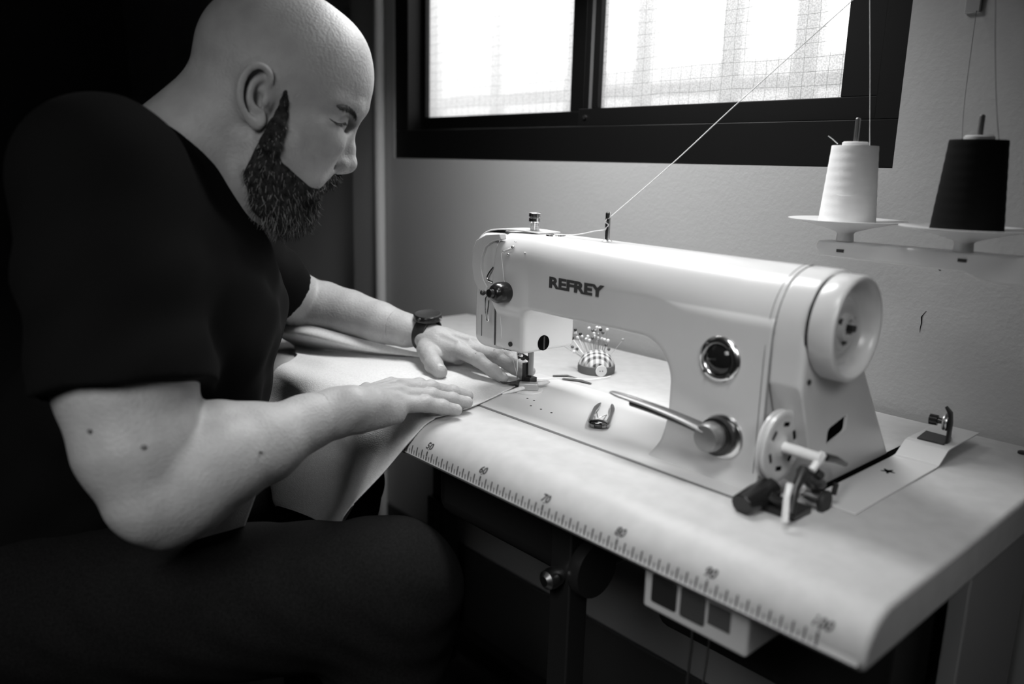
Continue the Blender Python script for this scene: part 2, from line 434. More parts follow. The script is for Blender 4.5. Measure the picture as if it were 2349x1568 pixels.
make('ruler_markings', mb, 'print', table, smooth=False, recalc=False)
M['table_steel'] = mat('dark_painted_steel', .02, .4, .2)
for x, y in ((-4, 10), (-4, 44), (66, 9), (97, 46)):
    mb = MB(); mb.box((x - 1.6, y - 1.6, -70), (x + 1.6, y + 1.6, -4.4)); mb.box((x - 2.4, y - 9, -TOP), (x + 2.4, y + 9, -72)) if False else None
    mb.box((x - 2.4, y - 2.4, -TOP), (x + 2.4, y + 2.4, -38)); make('leg', mb, 'table_steel', table, bevel=.2)
mb = MB(); mb.box((-4, 42.5, -30), (99, 45.5, -24)); mb.box((-4, 42.5, -70), (99, 45.5, -66)); make('crossbar', mb, 'table_steel', table, bevel=.2)
mb = MB(); mb.rev((66, 7.6, -14.5), (66, 3, -14.5), [(0, .8), (.6, 1.1), (1.6, 1.25), (2.4, 1.1), (2.8, .6)], 20); make('height_knob', mb, 'steel', table)
mb = MB(); mb.rev((69.4, 10, -13.5), (66.0, 10, -13.5), [(0, 1.2), (0, 3.3), (.9, 3.5), (1.6, 3.3), (1.8, 1.2)], 28); make('pulley', mb, 'dark_metal', table)
M['shelf'] = mat('grey_side_panel', .30, .5)
mb = MB(); mb.box((99.5, 30, -TOP), (101.4, 50, -4.8)); make('side_panel', mb, 'shelf', table, bevel=.2)
mb = MB(); mb.box((70, 20, -24), (98, 40, -6)); make('motor_housing', mb, 'table_steel', table, bevel=2, seg=4)
# oil pan under the machine opening, its curved pale rim shows beside the fabric
mb = MB(); mb.box((37, 11, -18), (66, 31, -4.6)); make('oil_pan', mb, 'table_steel', table, bevel=2.5, seg=5)

# switch box under the front edge
sw = empty('switch_box', (87, 5, -10))
sw.parent = table; sw.location = W((87, 5, -10)) - W((48, 27, -TOP))
sw['_org'] = [87.0, 5.0, -10.0]
mb = MB(); mb.box((81.6, 2.6, -9.6), (92.9, 11, -4.7)); make('switch_case', mb, mat('switch_box_plastic', .78, .45), sw, bevel=.35, seg=3)
mb = MB(); mb.box((82.6, 2.35, -8.6), (85.5, 2.9, -5.7)); make('stop_button', mb, mat('dark_button', .035, .4), sw, bevel=.3, seg=3)
mb = MB(); mb.box((85.9, 2.35, -8.6), (88.6, 2.9, -5.7)); make('start_button', mb, mat('grey_button', .09, .4), sw, bevel=.3, seg=3)
mb = MB(); mb.box((88.9, 2.5, -8.0), (91.2, 2.7, -5.9)); make('label_plate', mb, mat('plate', .12, .4), sw, bevel=.05)
mb = MB(); mb.tube([(85.0, 6, -9.5), (84.6, 7, -14), (83.6, 8, -22), (82, 10, -40), (80, 12, -75.8)], .14, 8); mb.tube([(85.9, 8, -9.5), (85.2, 9, -16), (83.0, 11, -30), (81, 13, -75.8)], .1, 8); make('cable', mb, 'steel', sw)

# belt cover plate right of the machine: flat sheet, two bends up to a higher tier
pl = MB()
pts = [(17.5, .18), (36.6, .18), (37.4, .25), (39.6, 1.5), (40.4, 1.6), (49.2, 1.6)]
x0, x1 = 89.6, 94.4
for (ya, za), (yb, zb) in zip(pts[:-1], pts[1:]):
    pl.add([(x0, ya, za), (x1, ya, za), (x1, yb, zb), (x0, yb, zb), (x0, ya, za - .16), (x1, ya, za - .16), (x1, yb, zb - .16), (x0, yb, zb - .16)],
           [(0, 1, 2, 3), (4, 7, 6, 5), (0, 4, 5, 1), (1, 5, 6, 2), (2, 6, 7, 3), (3, 7, 4, 0)])
plate = make('belt_cover_plate', pl, 'enamel', None, angle=50, bevel=.04)
tag(plate, 'thin pale metal plate stepped up towards the wall, right of the sewing machine', 'cover plate')
mb = MB(); q = on(2037, 1080, 2, .2)
for k in range(5):
    a = k * 1.256; mb.cyl((q[0], q[1], .17), (q[0], q[1], .22), .1, .1, 8); mb.tube([(q[0], q[1], .2), (q[0] + .75 * math.cos(a), q[1] + .75 * math.sin(a), .2)], [.26, .08], 6, flat=(.15, 1), up=(0, 0, 1))
make('star_hole', mb, 'hole', plate)
mb = MB(); mb.box((88.55, 18, -.3), (89.65, 44, .06)); make('belt_slot', mb, 'hole', table)
q = on(2345, 1040, 2, 0)
sc_ = MB(); sc_.rev((q[0], q[1], 0), (q[0], q[1], 1), [(0, .5), (.25, .5), (.35, .3)], 14); o = make('bolt', sc_, 'dark_metal'); tag(o, 'small dark bolt head in the table top at its far right, near the wall', 'bolt')

# ------------------------------------------------------------------ sewing machine
mach = empty('sewing_machine', (62, 21, 0))
tag(mach, 'cream industrial lockstitch sewing machine with worn paint and black maker lettering', 'sewing machine')
# bed plate
mb = MB(); mb.box((38.4, 12.1, 0.0), (88.0, 30.0, .14)); bed = make('bed', mb, 'enamel', mach, bevel=.04, seg=2)
mb = MB(); mb.box((38.2, 11.72, 0), (88.2, 12.06, .05)); make('bed_gasket', mb, mat('bed_gasket', .12, .6), mach)
for u, v in ((1210, 913), (1225, 918), (1218, 930), (1241, 938), (1265, 946)):
    mb = MB(); q = on(u, v, 2, .15); mb.cyl((q[0], q[1], .1), (q[0], q[1], .158), .16, n=12); make('bed_hole', mb, 'hole', bed)
# slide-plate slots behind the needle
mb = MB()
def quadstrip(P, w, z):
    mb.tube([(a, b, z) for a, b in P], w, 6, flat=(.06, 1), up=(0, 0, 1))
for (a, b) in (((40.6, 30.6), (43.6, 33.2)), ((43.3, 30.9), (47.6, 32.0))):
    a = np.array(a); b = np.array(b)
for P in (((1268, 861), (1300, 861), (1322, 867)), ((1290, 868), (1330, 872), (1356, 879))):
    Q = [on(u, v, 2, .16)[:2] for u, v in P]; quadstrip(Q, [.35, .55, .3], .165)
make('slide_plate_slot', mb, mat('slot_dark', .06, .5), bed)
# throat plate
mb = MB(); mb.box((40.2, 19.9, .1), (44.6, 25.6, .2)); make('needle_plate', mb, mat('plate_steel', .6, .35, .8), mach, bevel=.05)

def b2(A, B, x0, x1, z0, z1, r):                  # 2-D rounded box distance
    qx = np.abs(A - (x0 + x1) / 2) - (x1 - x0) / 2 + r; qz = np.abs(B - (z0 + z1) / 2) - (z1 - z0) / 2 + r
    return np.sqrt(np.maximum(qx, 0) ** 2 + np.maximum(qz, 0) ** 2) + np.minimum(np.maximum(qx, qz), 0) - r
def uround(a, b, r): return np.maximum(r, np.minimum(a, b)) - np.sqrt(np.maximum(r - a, 0) ** 2 + np.maximum(r - b, 0) ** 2)
def smaxk(a, b, k):
    h = np.maximum(k - np.abs(a - b), 0) / k; return np.maximum(a, b) + h * h * k * .25
S = SDF((40, 12, -.6), (88, 32, 24.2), .15)
# pillar, arm and head as one casting
def casting(D, X, Y, Z):
    flare = 1.6 * np.clip(1 - Z / 5.5, 0, 1) ** 1.6
    arm = b2(X, Z, 38, 95, 13.0, 22.55, .3)
    pil = b2(X + flare, Z, 73.2, 95, -4, 28, .3)
    d2 = np.maximum(uround(arm, pil, 4.6), Z - 22.55)
    yc0, hw = 21.7, 5.45 + .75 * np.clip((X - 50) / 30, 0, 1)
    foot = 1.3 * np.clip(1 - Z / 2.0, 0, 1) ** 1.8
    slab = np.abs(Y - yc0) - hw - foot
    kt = (3.2 + 4.2 * np.clip((X - 50) / 30, 0, 1)) * np.clip((Z - 13.5) / 4, 0, 1) + .9
    main = smaxk(d2, slab, kt)
    head = b2(X, Z, 38, 48.6, 6.8, 18.5, .6)
    hs = np.abs(Y - 21.75) - 5.0
    hd = smaxk(head, hs, .9 + 3.0 * np.clip((Z - 15) / 4, 0, 1))
    d = uround(main, hd, 1.6)
    d = np.maximum(d, X - 85.15); return np.maximum(d, 43.1 - X)
S.fn(casting)
body = make('arm_and_pillar', S.mesh(), 'enamel', mach, angle=0)
# right end cover (belt guard): vertical front, flaring back, cut for the bobbin winder wheel
S = SDF((84, 13, -.4), (91, 41, 24), .15)
def cover(D, X, Y, Z):
    back = 27.9 + .78 * np.log1p(np.exp((12.6 - Z) / .8)) * .8
    f = smaxk(smaxk(15.48 - Y, Y - back, 2), Z - 22.55, 8.0)
    f = smaxk(f, X - 88.75, .7)
    f = np.maximum(np.maximum(f, 85.32 - X), -.05 - Z)
    cut = np.maximum(Y - (15.4 + np.clip(11.6 - Z, 0, 20) * .42), Z - 11.7)
    f = np.maximum(f, -cut)
    slot = np.sqrt(np.maximum(np.abs(Y - 23.9) - 1.5, 0) ** 2 + np.maximum(np.abs((Z - 5.6) - (Y - 23.9) * .22) - .45, 0) ** 2) - .42
    return np.maximum(f, -np.maximum(slot, 88.35 - X))
S.fn(cover)
cov = make('belt_cover', S.mesh(), 'enamel', mach, angle=0)
mb = MB(); mb.box((85.6, 20.5, .5), (87.45, 27.5, 11.5)); mb.box((88.1, 21.6, 4.0), (88.45, 26.2, 7.4)); make('cover_slot_shade', mb, 'hole', cov)  # near-black blocks paint the shade inside the cover and its slot
mb = MB(); mb.cyl((88.4, 16.7, 11.9), (88.9, 16.7, 11.9), .28, n=12); make('cover_screw', mb, 'dark_metal', cov)
S2 = None
# handwheel
hw = MB(); hc = (20.4, 17.0)
prof_w = [(0, 5.0), (.12, 5.3), (.35, 5.42), (2.6, 5.42), (2.95, 5.3), (3.05, 5.1), (2.95, 4.85), (2.2, 4.55), (1.3, 4.3), (1.0, 3.9), (.95, 3.1), (1.35, 2.8), (1.5, 2.2), (1.3, 1.9), (1.3, 1.5), (1.9, 1.35), (2.0, .9), (1.5, .7), (1.45, 0)]
hw.rev((88.75, hc[0], hc[1]), (92, hc[0], hc[1]), [(d * .85, r * .955) for d, r in prof_w], 64); wheel = make('handwheel', hw, 'enamel', mach, angle=60)
mb = MB(); mb.cyl((88.5, hc[0], hc[1]), (88.8, hc[0], hc[1]), 4.95, n=48); make('wheel_gap', mb, 'hole', wheel)
mb = MB()
for k in range(3):
    a = k * 2.094 + .5; c = (90.0, hc[0] + 1.35 * math.cos(a), hc[1] + 1.35 * math.sin(a)); mb.cyl(c, (90.2, c[1], c[2]), .32, n=10)
mb.cyl((90.1, hc[0], hc[1]), (90.95, hc[0], hc[1]), .35, n=12)
make('wheel_screw', mb, 'dark_metal', wheel)

# left face plate with its rounded front edge, groove line, and the strap-shaped thread guard
S = SDF((36, 15.5, 5), (44, 28.5, 23.4), .13)
S.box((37.7, 16.72, 6.2), (43.9, 26.6, 22.3), 1.9)
S.box((42.95, 10, 0), (50, 40, 30), .02, 0, 'sub')
fp = make('face_plate', S.mesh(), 'enamel', mach, angle=0)
mb = MB()
mb.tube([(43.02, 16.72, 7.2), (43.02, 16.68, 12), (43.02, 16.66, 19.2), (43.02, 17.1, 20.8), (43.02, 18.4, 21.9), (43.02, 20.6, 22.3)], .1, 6)
mb.tube([(40.2, 16.70, 8.0), (40.2, 16.68, 11.0)], .05, 6)
make('plate_seam', mb, 'seam', fp)
gd = MB()
gp = spline([(47.6, 20.6, 22.65), (45.0, 20.0, 22.85), (42.0, 19.4, 22.85), (39.6, 18.6, 22.5), (38.3, 17.9, 21.3), (37.9, 17.3, 19.2), (38.5, 16.8, 17.0), (40.6, 16.4, 15.2)], 30)
wd = np.interp(np.linspace(0, 1, 30), [0, .25, .5, .8, 1], [2.4, 2.3, 1.9, 1.3, .5])
v = []; f = []
for i, (P_, w_) in enumerate(zip(gp, wd)):
    d = gp[min(i + 1, 29)] - gp[max(i - 1, 0)]; d /= np.linalg.norm(d); s_ = np.array([0, 1, 0.0]); nrm = np.cross(d, s_); nrm /= np.linalg.norm(nrm)
    for a, b in ((-.15, -.1), (-.15, .1), (1, .1), (1, -.1)): v.append(P_ + s_ * w_ * 1.5 * (a) + nrm * b)
for i in range(29):
    for k in range(4): f.append((i * 4 + k, i * 4 + (k + 1) % 4, (i + 1) * 4 + (k + 1) % 4, (i + 1) * 4 + k))
f += [(3, 2, 1, 0), (116, 117, 118, 119)]; gd.add(v, f)

po = [(1150, 536), (1118, 538), (1096, 550), (1087, 575), (1086, 610), (1090, 640), (1100, 662), (1116, 672)]
pi_ = [(1121, 657), (1112, 640), (1107, 615), (1108, 590), (1116, 566), (1132, 553), (1152, 549)]
pq = [on(u, v, 1, 16.5) for u, v in po + pi_]
gd.prism([(q[0], q[2]) for q in pq], 16.2, 17.3, lambda a, b, d: (a, d, b))
make('thread_guard', gd, 'enamel', mach, bevel=.1)
mb = MB(); mb.tube(spline([(42.6, 16.6, 17.9), (42.0, 16.3, 17.0), (41.9, 16.1, 16.2), (42.8, 16.3, 15.9)], 10), .14, 8); make('take_up_lever', mb, 'chrome', mach)
# thread tension assembly on the front of the head
tn = MB(); T0 = (45.9, 17.1, 14.9); T1 = (45.9, 10, 15.15)
tn.rev(T0, T1, [(0, 1.35), (.15, 1.35), (.3, 1.1), (.45, 1.1), (.5, 1.35), (.62, 1.38), (.72, 1.1), (.82, 1.1), (.9, 1.38), (1.0, 1.3)], 32); td = make('tension_disc', tn, 'chrome', mach)
tn = MB(); tn.rev(T0, T1, [(1.0, .9), (1.02, 1.35), (1.5, 1.42), (2.6, 1.38), (3.2, 1.1), (3.5, .8), (3.55, .6), (4.1, .55), (4.2, .3), (4.2, 0)], 32); make('tension_knob', tn, 'black_plastic', mach)
mb = MB(); mb.ball((42.9, 14.5, 14.6), .38); mb.tube([(42.9, 14.5, 14.6), (44.5, 15.5, 14.8)], .2); make('guide_pin', mb, 'dark_metal', mach)
mb = MB(); mb.tube(spline([(42.95, 15.4, 14.1), (42.95, 15.0, 13.8), (42.95, 15.0, 12), (43.0, 15.2, 10.9), (43.4, 15.2, 10.9), (43.45, 15.0, 12), (43.4, 15.2, 13.6)], 20), .1, 8); make('thread_hook', mb, 'chrome', mach)
mb = MB(); mb.tube([(46.8, 16.3, 20.9), (46.3, 14.9, 20.4)], .16, 8, flat=(1, 2)); mb.ball((46.85, 16.2, 20.95), .27); mb.ball((45.95, 16.2, 19.95), .18); make('thread_guide', mb, 'chrome', mach)
mb = MB(); mb.ball((46.9, 16.55, 21.7), .2, sq=.4); mb.ball((48.9, 16.4, 20.4), .14); make('dimple', mb, 'enamel_dark', mach)
mb = MB(); mb.tube([(45.9, 15.0, 20.2), (46.0, 15.5, 16.6), (45.9, 15.9, 16.0)], .028, 6); make('needle_thread', mb, 'white_thread', mach); mb = MB(); mb.tube([(43.6, 16.9, 13), (44.2, 16.7, 10.6), (44.5, 16.8, 7.2)], .022, 6); mb.tube([(44.5, 16.8, 7.2), (42.4, 20.5, 5.2), (41.5, 22.5, 1.6)], .02, 6); make('needle_thread', mb, 'white_thread', mach)
# screw recesses on the throat side of the head, and on its front
mb = MB(); mb.rev((48.3, 20.6, 8.0), (48.85, 20.6, 8.0), [(0, 1.05), (.4, 1.05), (.42, .85)], 28); hs = make('side_screw', mb, 'hole', mach)
mb = MB(); mb.box((48.72, 20.45, 7.1), (48.78, 20.75, 8.9)); make('screw_slot', mb, 'dark_metal', hs)
mb = MB(); mb.rev((46.3, 17.0, 7.9), (46.3, 16.45, 7.9), [(0, .33), (.45, .33)], 18); make('front_screw', mb, 'dark_metal', mach)
# presser regulating screw, disc guide and thread post on top
mb = MB(); pr = [(0, .62)]
for i in range(11): pr += [(.3 + i * .14, .66), (.37 + i * .14, .56)]
pr += [(1.9, .6), (1.92, .82), (2.35, .84), (2.4, .76), (2.5, .76), (2.55, .84), (3.0, .84), (3.1, .7)]
mb.rev((45.8, 21, 22.2), (45.8, 21, 27), pr, 28); make('pressure_screw', mb, 'chrome', mach)
mb = MB(); mb.rev((49.8, 21, 22.35), (49.8, 21, 23), [(0, 1.25), (.12, 1.35), (.3, 1.3), (.32, .7), (.2, .5)], 32); make('guide_disc', mb, 'chrome', mach)
mb = MB(); mb.rev((58.7, 21, 22.3), (58.7, 21, 27), [(0, .62), (.3, .66), (.4, .5), (.5, .33), (3.7, .33), (3.85, .2)], 20); tp = make('thread_post', mb, 'chrome', mach)
mb = MB(); mb.ball((58.9, 20.7, 25.2), .13); mb.ball((58.9, 20.7, 24.3), .12); make('post_hole', mb, 'hole', tp)
# presser foot, needle bar, needle
mb = MB(); mb.cyl((41.6, 22.4, 7.2), (41.6, 22.4, 5.2), .42, n=16); mb.box((41.1, 21.9, 4.2), (42.0, 22.8, 5.4)); mb.cyl((42.1, 22.4, 4.8), (42.6, 22.3, 4.8), .25); make('needle_bar', mb, 'chrome', mach, bevel=.05)
mb = MB(); mb.rev((41.5, 22.5, 4.6), (41.5, 22.5, 0), [(0, .1), (3.4, .07), (4.2, .03), (4.4, .008)], 10); make('needle', mb, 'chrome', mach)
mb = MB(); mb.cyl((43.1, 23.6, 7.4), (43.1, 23.6, 1.9), .42, n=18); mb.rev((43.1, 23.6, 7.2), (43.1, 23.6, 6), [(0, .9), (.15, 1.2), (.35, 1.1), (.4, .5)], 24); make('presser_bar', mb, mat('dull_steel', .30, .35, .9), mach)
mb = MB(); mb.box((42.2, 22.8, 1.2), (42.75, 24.2, 3.6)); mb.box((42.0, 22.9, .75), (43.8, 24.3, 1.6)); mb.box((41.0, 21.2, .42), (43.4, 24.4, .72))
mb.add([(40.8, 19.8, .9), (41.3, 19.8, .9), (41.4, 21.4, .45), (40.9, 21.4, .45), (40.8, 19.8, 1.05), (41.3, 19.8, 1.05), (41.4, 21.4, .7), (40.9, 21.4, .7)], [(0, 1, 2, 3), (4, 7, 6, 5), (0, 4, 5, 1), (1, 5, 6, 2), (2, 6, 7, 3), (3, 7, 4, 0)])
mb.add([(41.9, 19.8, .9), (42.4, 19.8, .9), (42.5, 21.4, .45), (42.0, 21.4, .45), (41.9, 19.8, 1.05), (42.4, 19.8, 1.05), (42.5, 21.4, .7), (42.0, 21.4, .7)], [(0, 1, 2, 3), (4, 7, 6, 5), (0, 4, 5, 1), (1, 5, 6, 2), (2, 6, 7, 3), (3, 7, 4, 0)])
mb.cyl((41.8, 22.9, 4.7), (43.1, 23.4, 4.2), .3, n=12); mb.ball((42.3, 22.8, 4.4), .42)
make('presser_foot', mb, 'dark_metal', mach, bevel=.05)
mb = MB(); mb.tube(spline([(40.5, 20.4, 6.5), (40.6, 20.4, 5.8), (41.8, 20.6, 5.7), (42.9, 20.8, 5.8)], 12), .11, 8); make('finger_guard', mb, 'chrome', mach)
# sight glass, stitch dial and lever on the pillar
dg = (79.6, 12.5)
mb = MB(); mb.rev((dg[0], 15.7, dg[1]), (dg[0], 10, dg[1]), [(0, 2.5), (.2, 2.5), (.45, 2.35), (.6, 2.0), (.6, 1.7), (.35, 1.5), (.3, 1.45)], 48); sg = make('sight_ring', mb, 'chrome', mach)
mb = MB(); mb.rev((dg[0], 15.6, dg[1]), (dg[0], 10, dg[1]), [(0, 1.5), (.42, 1.5), (.7, 1.1), (.85, .5), (.88, 0)], 32); make('sight_glass', mb, 'glass_dark', sg)
for k in range(4):
    mb = MB(); a = .78 + k * 1.571; mb.ball((dg[0] + 2.0 * math.cos(a), 15.05, dg[1] + 2.0 * math.sin(a)), .2); make('ring_screw', mb, 'dark_metal', sg)
lv = (80.4, 4.6)
mb = MB(); mb.rev((lv[0] + .3, 15.7, lv[1] - .1), (lv[0] + .3, 10, lv[1] - .1), [(0, 2.45), (.25, 2.45), (.45, 2.3), (.5, 2.0)], 44); lr = make('dial_plate', mb, 'chrome', mach)
mb = MB(); pr = []
n = 60
mb.rev((lv[0] + .1, 15.3, lv[1]), (lv[0] + .1, 10, lv[1]), [(0, 2.05), (.3, 2.1), (.9, 2.0), (1.0, 1.6)], 44); make('stitch_dial', mb, 'black_plastic', mach)
for k in range(18): pass
mb = MB(); mb.rev((lv[0] - .1, 14.4, lv[1] + .1), (lv[0] - .1, 8, lv[1] + .1), [(0, 1.55), (.5, 1.6), (1.2, 1.52), (1.55, 1.35), (1.62, 1.15), (1.6, 0)], 40); make('dial_cap', mb, mat('brushed_chrome', .30, .4, .8), mach)
mb = MB(); lp = spline([(79.9, 13.9, 5.3), (77.0, 13.5, 5.9), (73.5, 13.2, 6.35), (70.0, 13.0, 6.6), (67.6, 12.9, 6.75)], 18)
mb.tube(lp, np.interp(np.linspace(0, 1, 18), [0, .3, .6, .85, 1], [1.25, .95, .8, .8, .45]), 12, flat=(.3, 1), up=(0, 0, 1)); lvr = make('reverse_lever', mb, mat('satin_steel', .22, .42, .8), mach)
mb = MB(); mb.tube([p_ + (0.6, 0, -.42) for p_ in lp[2:14]], .55, 10, flat=(.8, .75), up=(0, 0, 1)); make('lever_arm', mb, 'dark_metal', lvr)
# maker's name
V, F = text_mesh('REFREY', 1.9, .01, bold=.09); V = np.array(V); w = V[:, 0].max() - V[:, 0].min(); hgt = V[:, 1].max() - V[:, 1].min()
mb = MB(); mb.add([(58.3 + a * 9.35 / w, 15.885 - c + .24 * (1 - (a * 9.35 / w + 4.7) / 9.4) , 17.2 + b * 1.42 / hgt) for a, b, c in V], F); make('maker_name', mb, 'print', mach, smooth=False, recalc=False)
mb = MB()
for x0, x1, z, h in ((68.6, 72.0, 16.4, .55),): mb.box((x0, 16.075, z - h / 2), (x1, 16.1, z + h / 2))
make('worn_label', mb, mat('worn_label', .44, .45), mach)
# seams of the right end cover
mb = MB()
sq = []
for t in np.linspace(0, 1, 30):
    if t < .45: sq.append((15.47, 1.5 + t / .45 * 12))
    else:
        a = (t - .45) / .55; zz_ = 13.5 + 9 * math.sin(a * 1.5708); 
        # follow the rounded corner: solve smooth max of (15.5 - y) and (z - 22.55)
        y_ = 15.47 + 6.5 * (1 - math.cos(a * 1.5708)); lo, hi = 14.0, 24.0
        for _ in range(30):
            m_ = (lo + hi) / 2; A_, B_ = 15.5 - y_, m_ - 22.55; h_ = max(8.3 - abs(A_ - B_), 0) / 8.3
            if max(A_, B_) + h_ * h_ * 8.3 * .25 > 0: hi = m_
            else: lo = m_
        sq.append((y_, max(lo, 13.5)))
for x in (84.55,): mb.tube([(x, y, z) for y, z in sq], .05, 6)
mb.tube([(85.25, y + .02, z - .02) for y, z in sq], .1, 6)
make('cover_seam', mb, mat('seam_grey', .18, .6), mach)
# work lamp clipped behind the head
mb = MB(); mb.box((52.5, 28.2, 12.3), (56.5, 30.8, 13.2)); mb.box((53.5, 26.6, 13.0), (55.5, 29.5, 14.0)); make('work_lamp', mb, 'white_plastic', mach, bevel=.2)

# seam guide magnet and its clear base
o = MB(); c = on(1212, 895, 2, .2); dx = np.array([.8, .6, 0]); 
def obox(mb, c, ax, L, Wd, z0, z1, taper=1.0):
    ax = np.array([ax[0], ax[1], 0.0]); ax /= np.linalg.norm(ax); n = np.array([-ax[1], ax[0], 0]); v = []
    for z, t in ((z0, 1), (z1, taper)):
        for a, b in ((-1, -1), (1, -1), (1, 1), (-1, 1)): v.append(np.array([c[0], c[1], z]) + ax * a * L / 2 * t + n * b * Wd / 2 * t)
    mb.add(v, [(0, 3, 2, 1), (4, 5, 6, 7), (0, 1, 5, 4), (1, 2, 6, 5), (2, 3, 7, 6), (3, 0, 4, 7)])
sgd = empty('seam_guide', (c[0], c[1], .14)); tag(sgd, 'small magnetic seam guide with a metal block, right of the presser foot', 'seam guide')
mb = MB(); obox(mb, c, (.75, .66), 2.9, 1.25, .35, 1.35, .9); make('magnet_block', mb, mat('dull_block', .45, .35, .6), sgd, bevel=.12)
mb = MB(); mb.rev((c[0], c[1], .14), (c[0], c[1], 1), [(0, 2.1), (.1, 2.1), (.2, 2.0)], 30); make('guide_base', mb, mat('clear_base', .55, .2), sgd)

# ------------------------------------------------------------------ pincushion and its pins
PC = np.array([42.6, 38.4, .0])
pc = empty('pincushion', PC); tag(pc, 'round gingham pincushion full of pins, on the table behind the machine bed', 'pincushion')
def gingham():
    m = mat('gingham_cotton', .7, .85); nt = m.node_tree; b = nt.nodes['Principled BSDF']; tc = nt.nodes.new('ShaderNodeTexCoord')
    mp = nt.nodes.new('ShaderNodeMapping'); mp.inputs['Rotation'].default_value = (0, 0, .75); mp.inputs['Location'].default_value = (.0013, .0013, 0)
    sp = nt.nodes.new('ShaderNodeSeparateXYZ'); nt.links.new(tc.outputs['Object'], mp.inputs['Vector']); nt.links.new(mp.outputs[0], sp.inputs[0]); outs = []
    for a in ('X', 'Y'):
        mm = nt.nodes.new('ShaderNodeMath'); mm.operation = 'PINGPONG'; mm.inputs[1].default_value = .0042
        g = nt.nodes.new('ShaderNodeMath'); g.operation = 'GREATER_THAN'; g.inputs[1].default_value = .0021
        nt.links.new(sp.outputs[a], mm.inputs[0]); nt.links.new(mm.outputs[0], g.inputs[0]); outs.append(g)
    ad = nt.nodes.new('ShaderNodeMath'); ad.operation = 'ADD'; nt.links.new(outs[0].outputs[0], ad.inputs[0]); nt.links.new(outs[1].outputs[0], ad.inputs[1])
    r = nt.nodes.new('ShaderNodeMapRange'); r.inputs['From Max'].default_value = 2; r.inputs['To Min'].default_value = .72; r.inputs['To Max'].default_value = .07
    nt.links.new(ad.outputs[0], r.inputs['Value']); nt.links.new(r.outputs[0], b.inputs['Base Color']); return m
mb = MB(); mb.rev(PC, PC + (0, 0, 1), [(.9, 2.75)] + [(1.1 + 2.35 * math.sin(a), 2.8 * math.cos(a)) for a in np.linspace(0, 1.57, 14)], 44); make('cushion_dome', mb, gingham(), pc)
mb = MB(); mb.rev(PC, PC + (0, 0, 1), [(0, 2.6), (.05, 2.85), (.6, 2.95), (1.25, 2.9), (1.35, 2.75)], 44); make('cushion_band', mb, mat('grey_felt', .13, .8), pc)
bq = on(1384, 854, 2, .95); bd = np.array([bq[0] - PC[0], bq[1] - PC[1], 0]); bd /= np.linalg.norm(bd); bc = PC + bd * 2.9 + (0, 0, .85)
mb = MB(); mb.rev(bc, bc + bd, [(0, .85), (.12, .9), (.22, .85), (.2, .6), (.17, 0)], 26); bt = make('button', mb, 'white_plastic', pc)
for s_ in (-1, 1):
    mb = MB(); q = bc + bd * .2 + np.array([-bd[1], bd[0], 0]) * .2 * s_; mb.ball(q, .075); make('button_hole', mb, 'hole', bt)

pins = [(803, 1168, 'g'), (856, 1175, 'w'), (940, 1068, 'k'), (936, 1100, 'l'), (981, 1101, 'k'), (917, 1134, 'k'), (957, 1128, 'w'), (992, 1120, 'w'), (1050, 1053, 'w'),
        (1079, 1072, 'g'), (1103, 1074, 'l'), (1113, 1048, 'w'), (1135, 1052, 'w'), (1143, 1066, 'k'), (1160, 1090, 'g'), (1196, 1064, 'w'), (1127, 1103, 'l'), (1088, 1096, 'w'),
        (1028, 1140, 'w'), (1053, 1150, 'w'), (1078, 1132, 'g'), (1098, 1118, 'w'), (1122, 1133, 'w'), (1153, 1138, 'w'), (1175, 1145, 'w'), (1202, 1152, 'w'), (1320, 1146, 'l'),
        (1185, 1187, 'g'), (1207, 1222, 'g'), (917, 1203, 'g'), (953, 1220, 'g'), (930, 1242, 'w'), (890, 1182, 'w'), (1110, 1165, 'w'), (1040, 1120, 'w'), (1145, 1246, 'g')]
M['pin_w'] = mat('white_pin_head', .8, .2); M['pin_k'] = mat('black_pin_head', .012, .15); M['pin_g'] = mat('dark_grey_pin_head', .10, .15); M['pin_l'] = mat('light_grey_pin_head', .32, .2)
names = {'w': ('white', 'white-headed pins'), 'k': ('black', 'black-headed pins'), 'g': ('dark grey', 'dark grey-headed pins'), 'l': ('light grey', 'light grey-headed pins')}
random.seed(4)
ordn = ['first', 'second', 'third', 'fourth', 'fifth', 'sixth', 'seventh', 'eighth', 'ninth', 'tenth', 'eleventh', 'twelfth', 'thirteenth', 'fourteenth', 'fifteenth', 'sixteenth', 'seventeenth', 'eighteenth', 'nineteenth', 'twentieth']
rank = {}
for c_ in 'wkgl':
    for r_, i in enumerate(sorted([i for i, p_ in enumerate(pins) if p_[2] == c_], key=lambda i: pins[i][0])): rank[i] = ordn[r_]
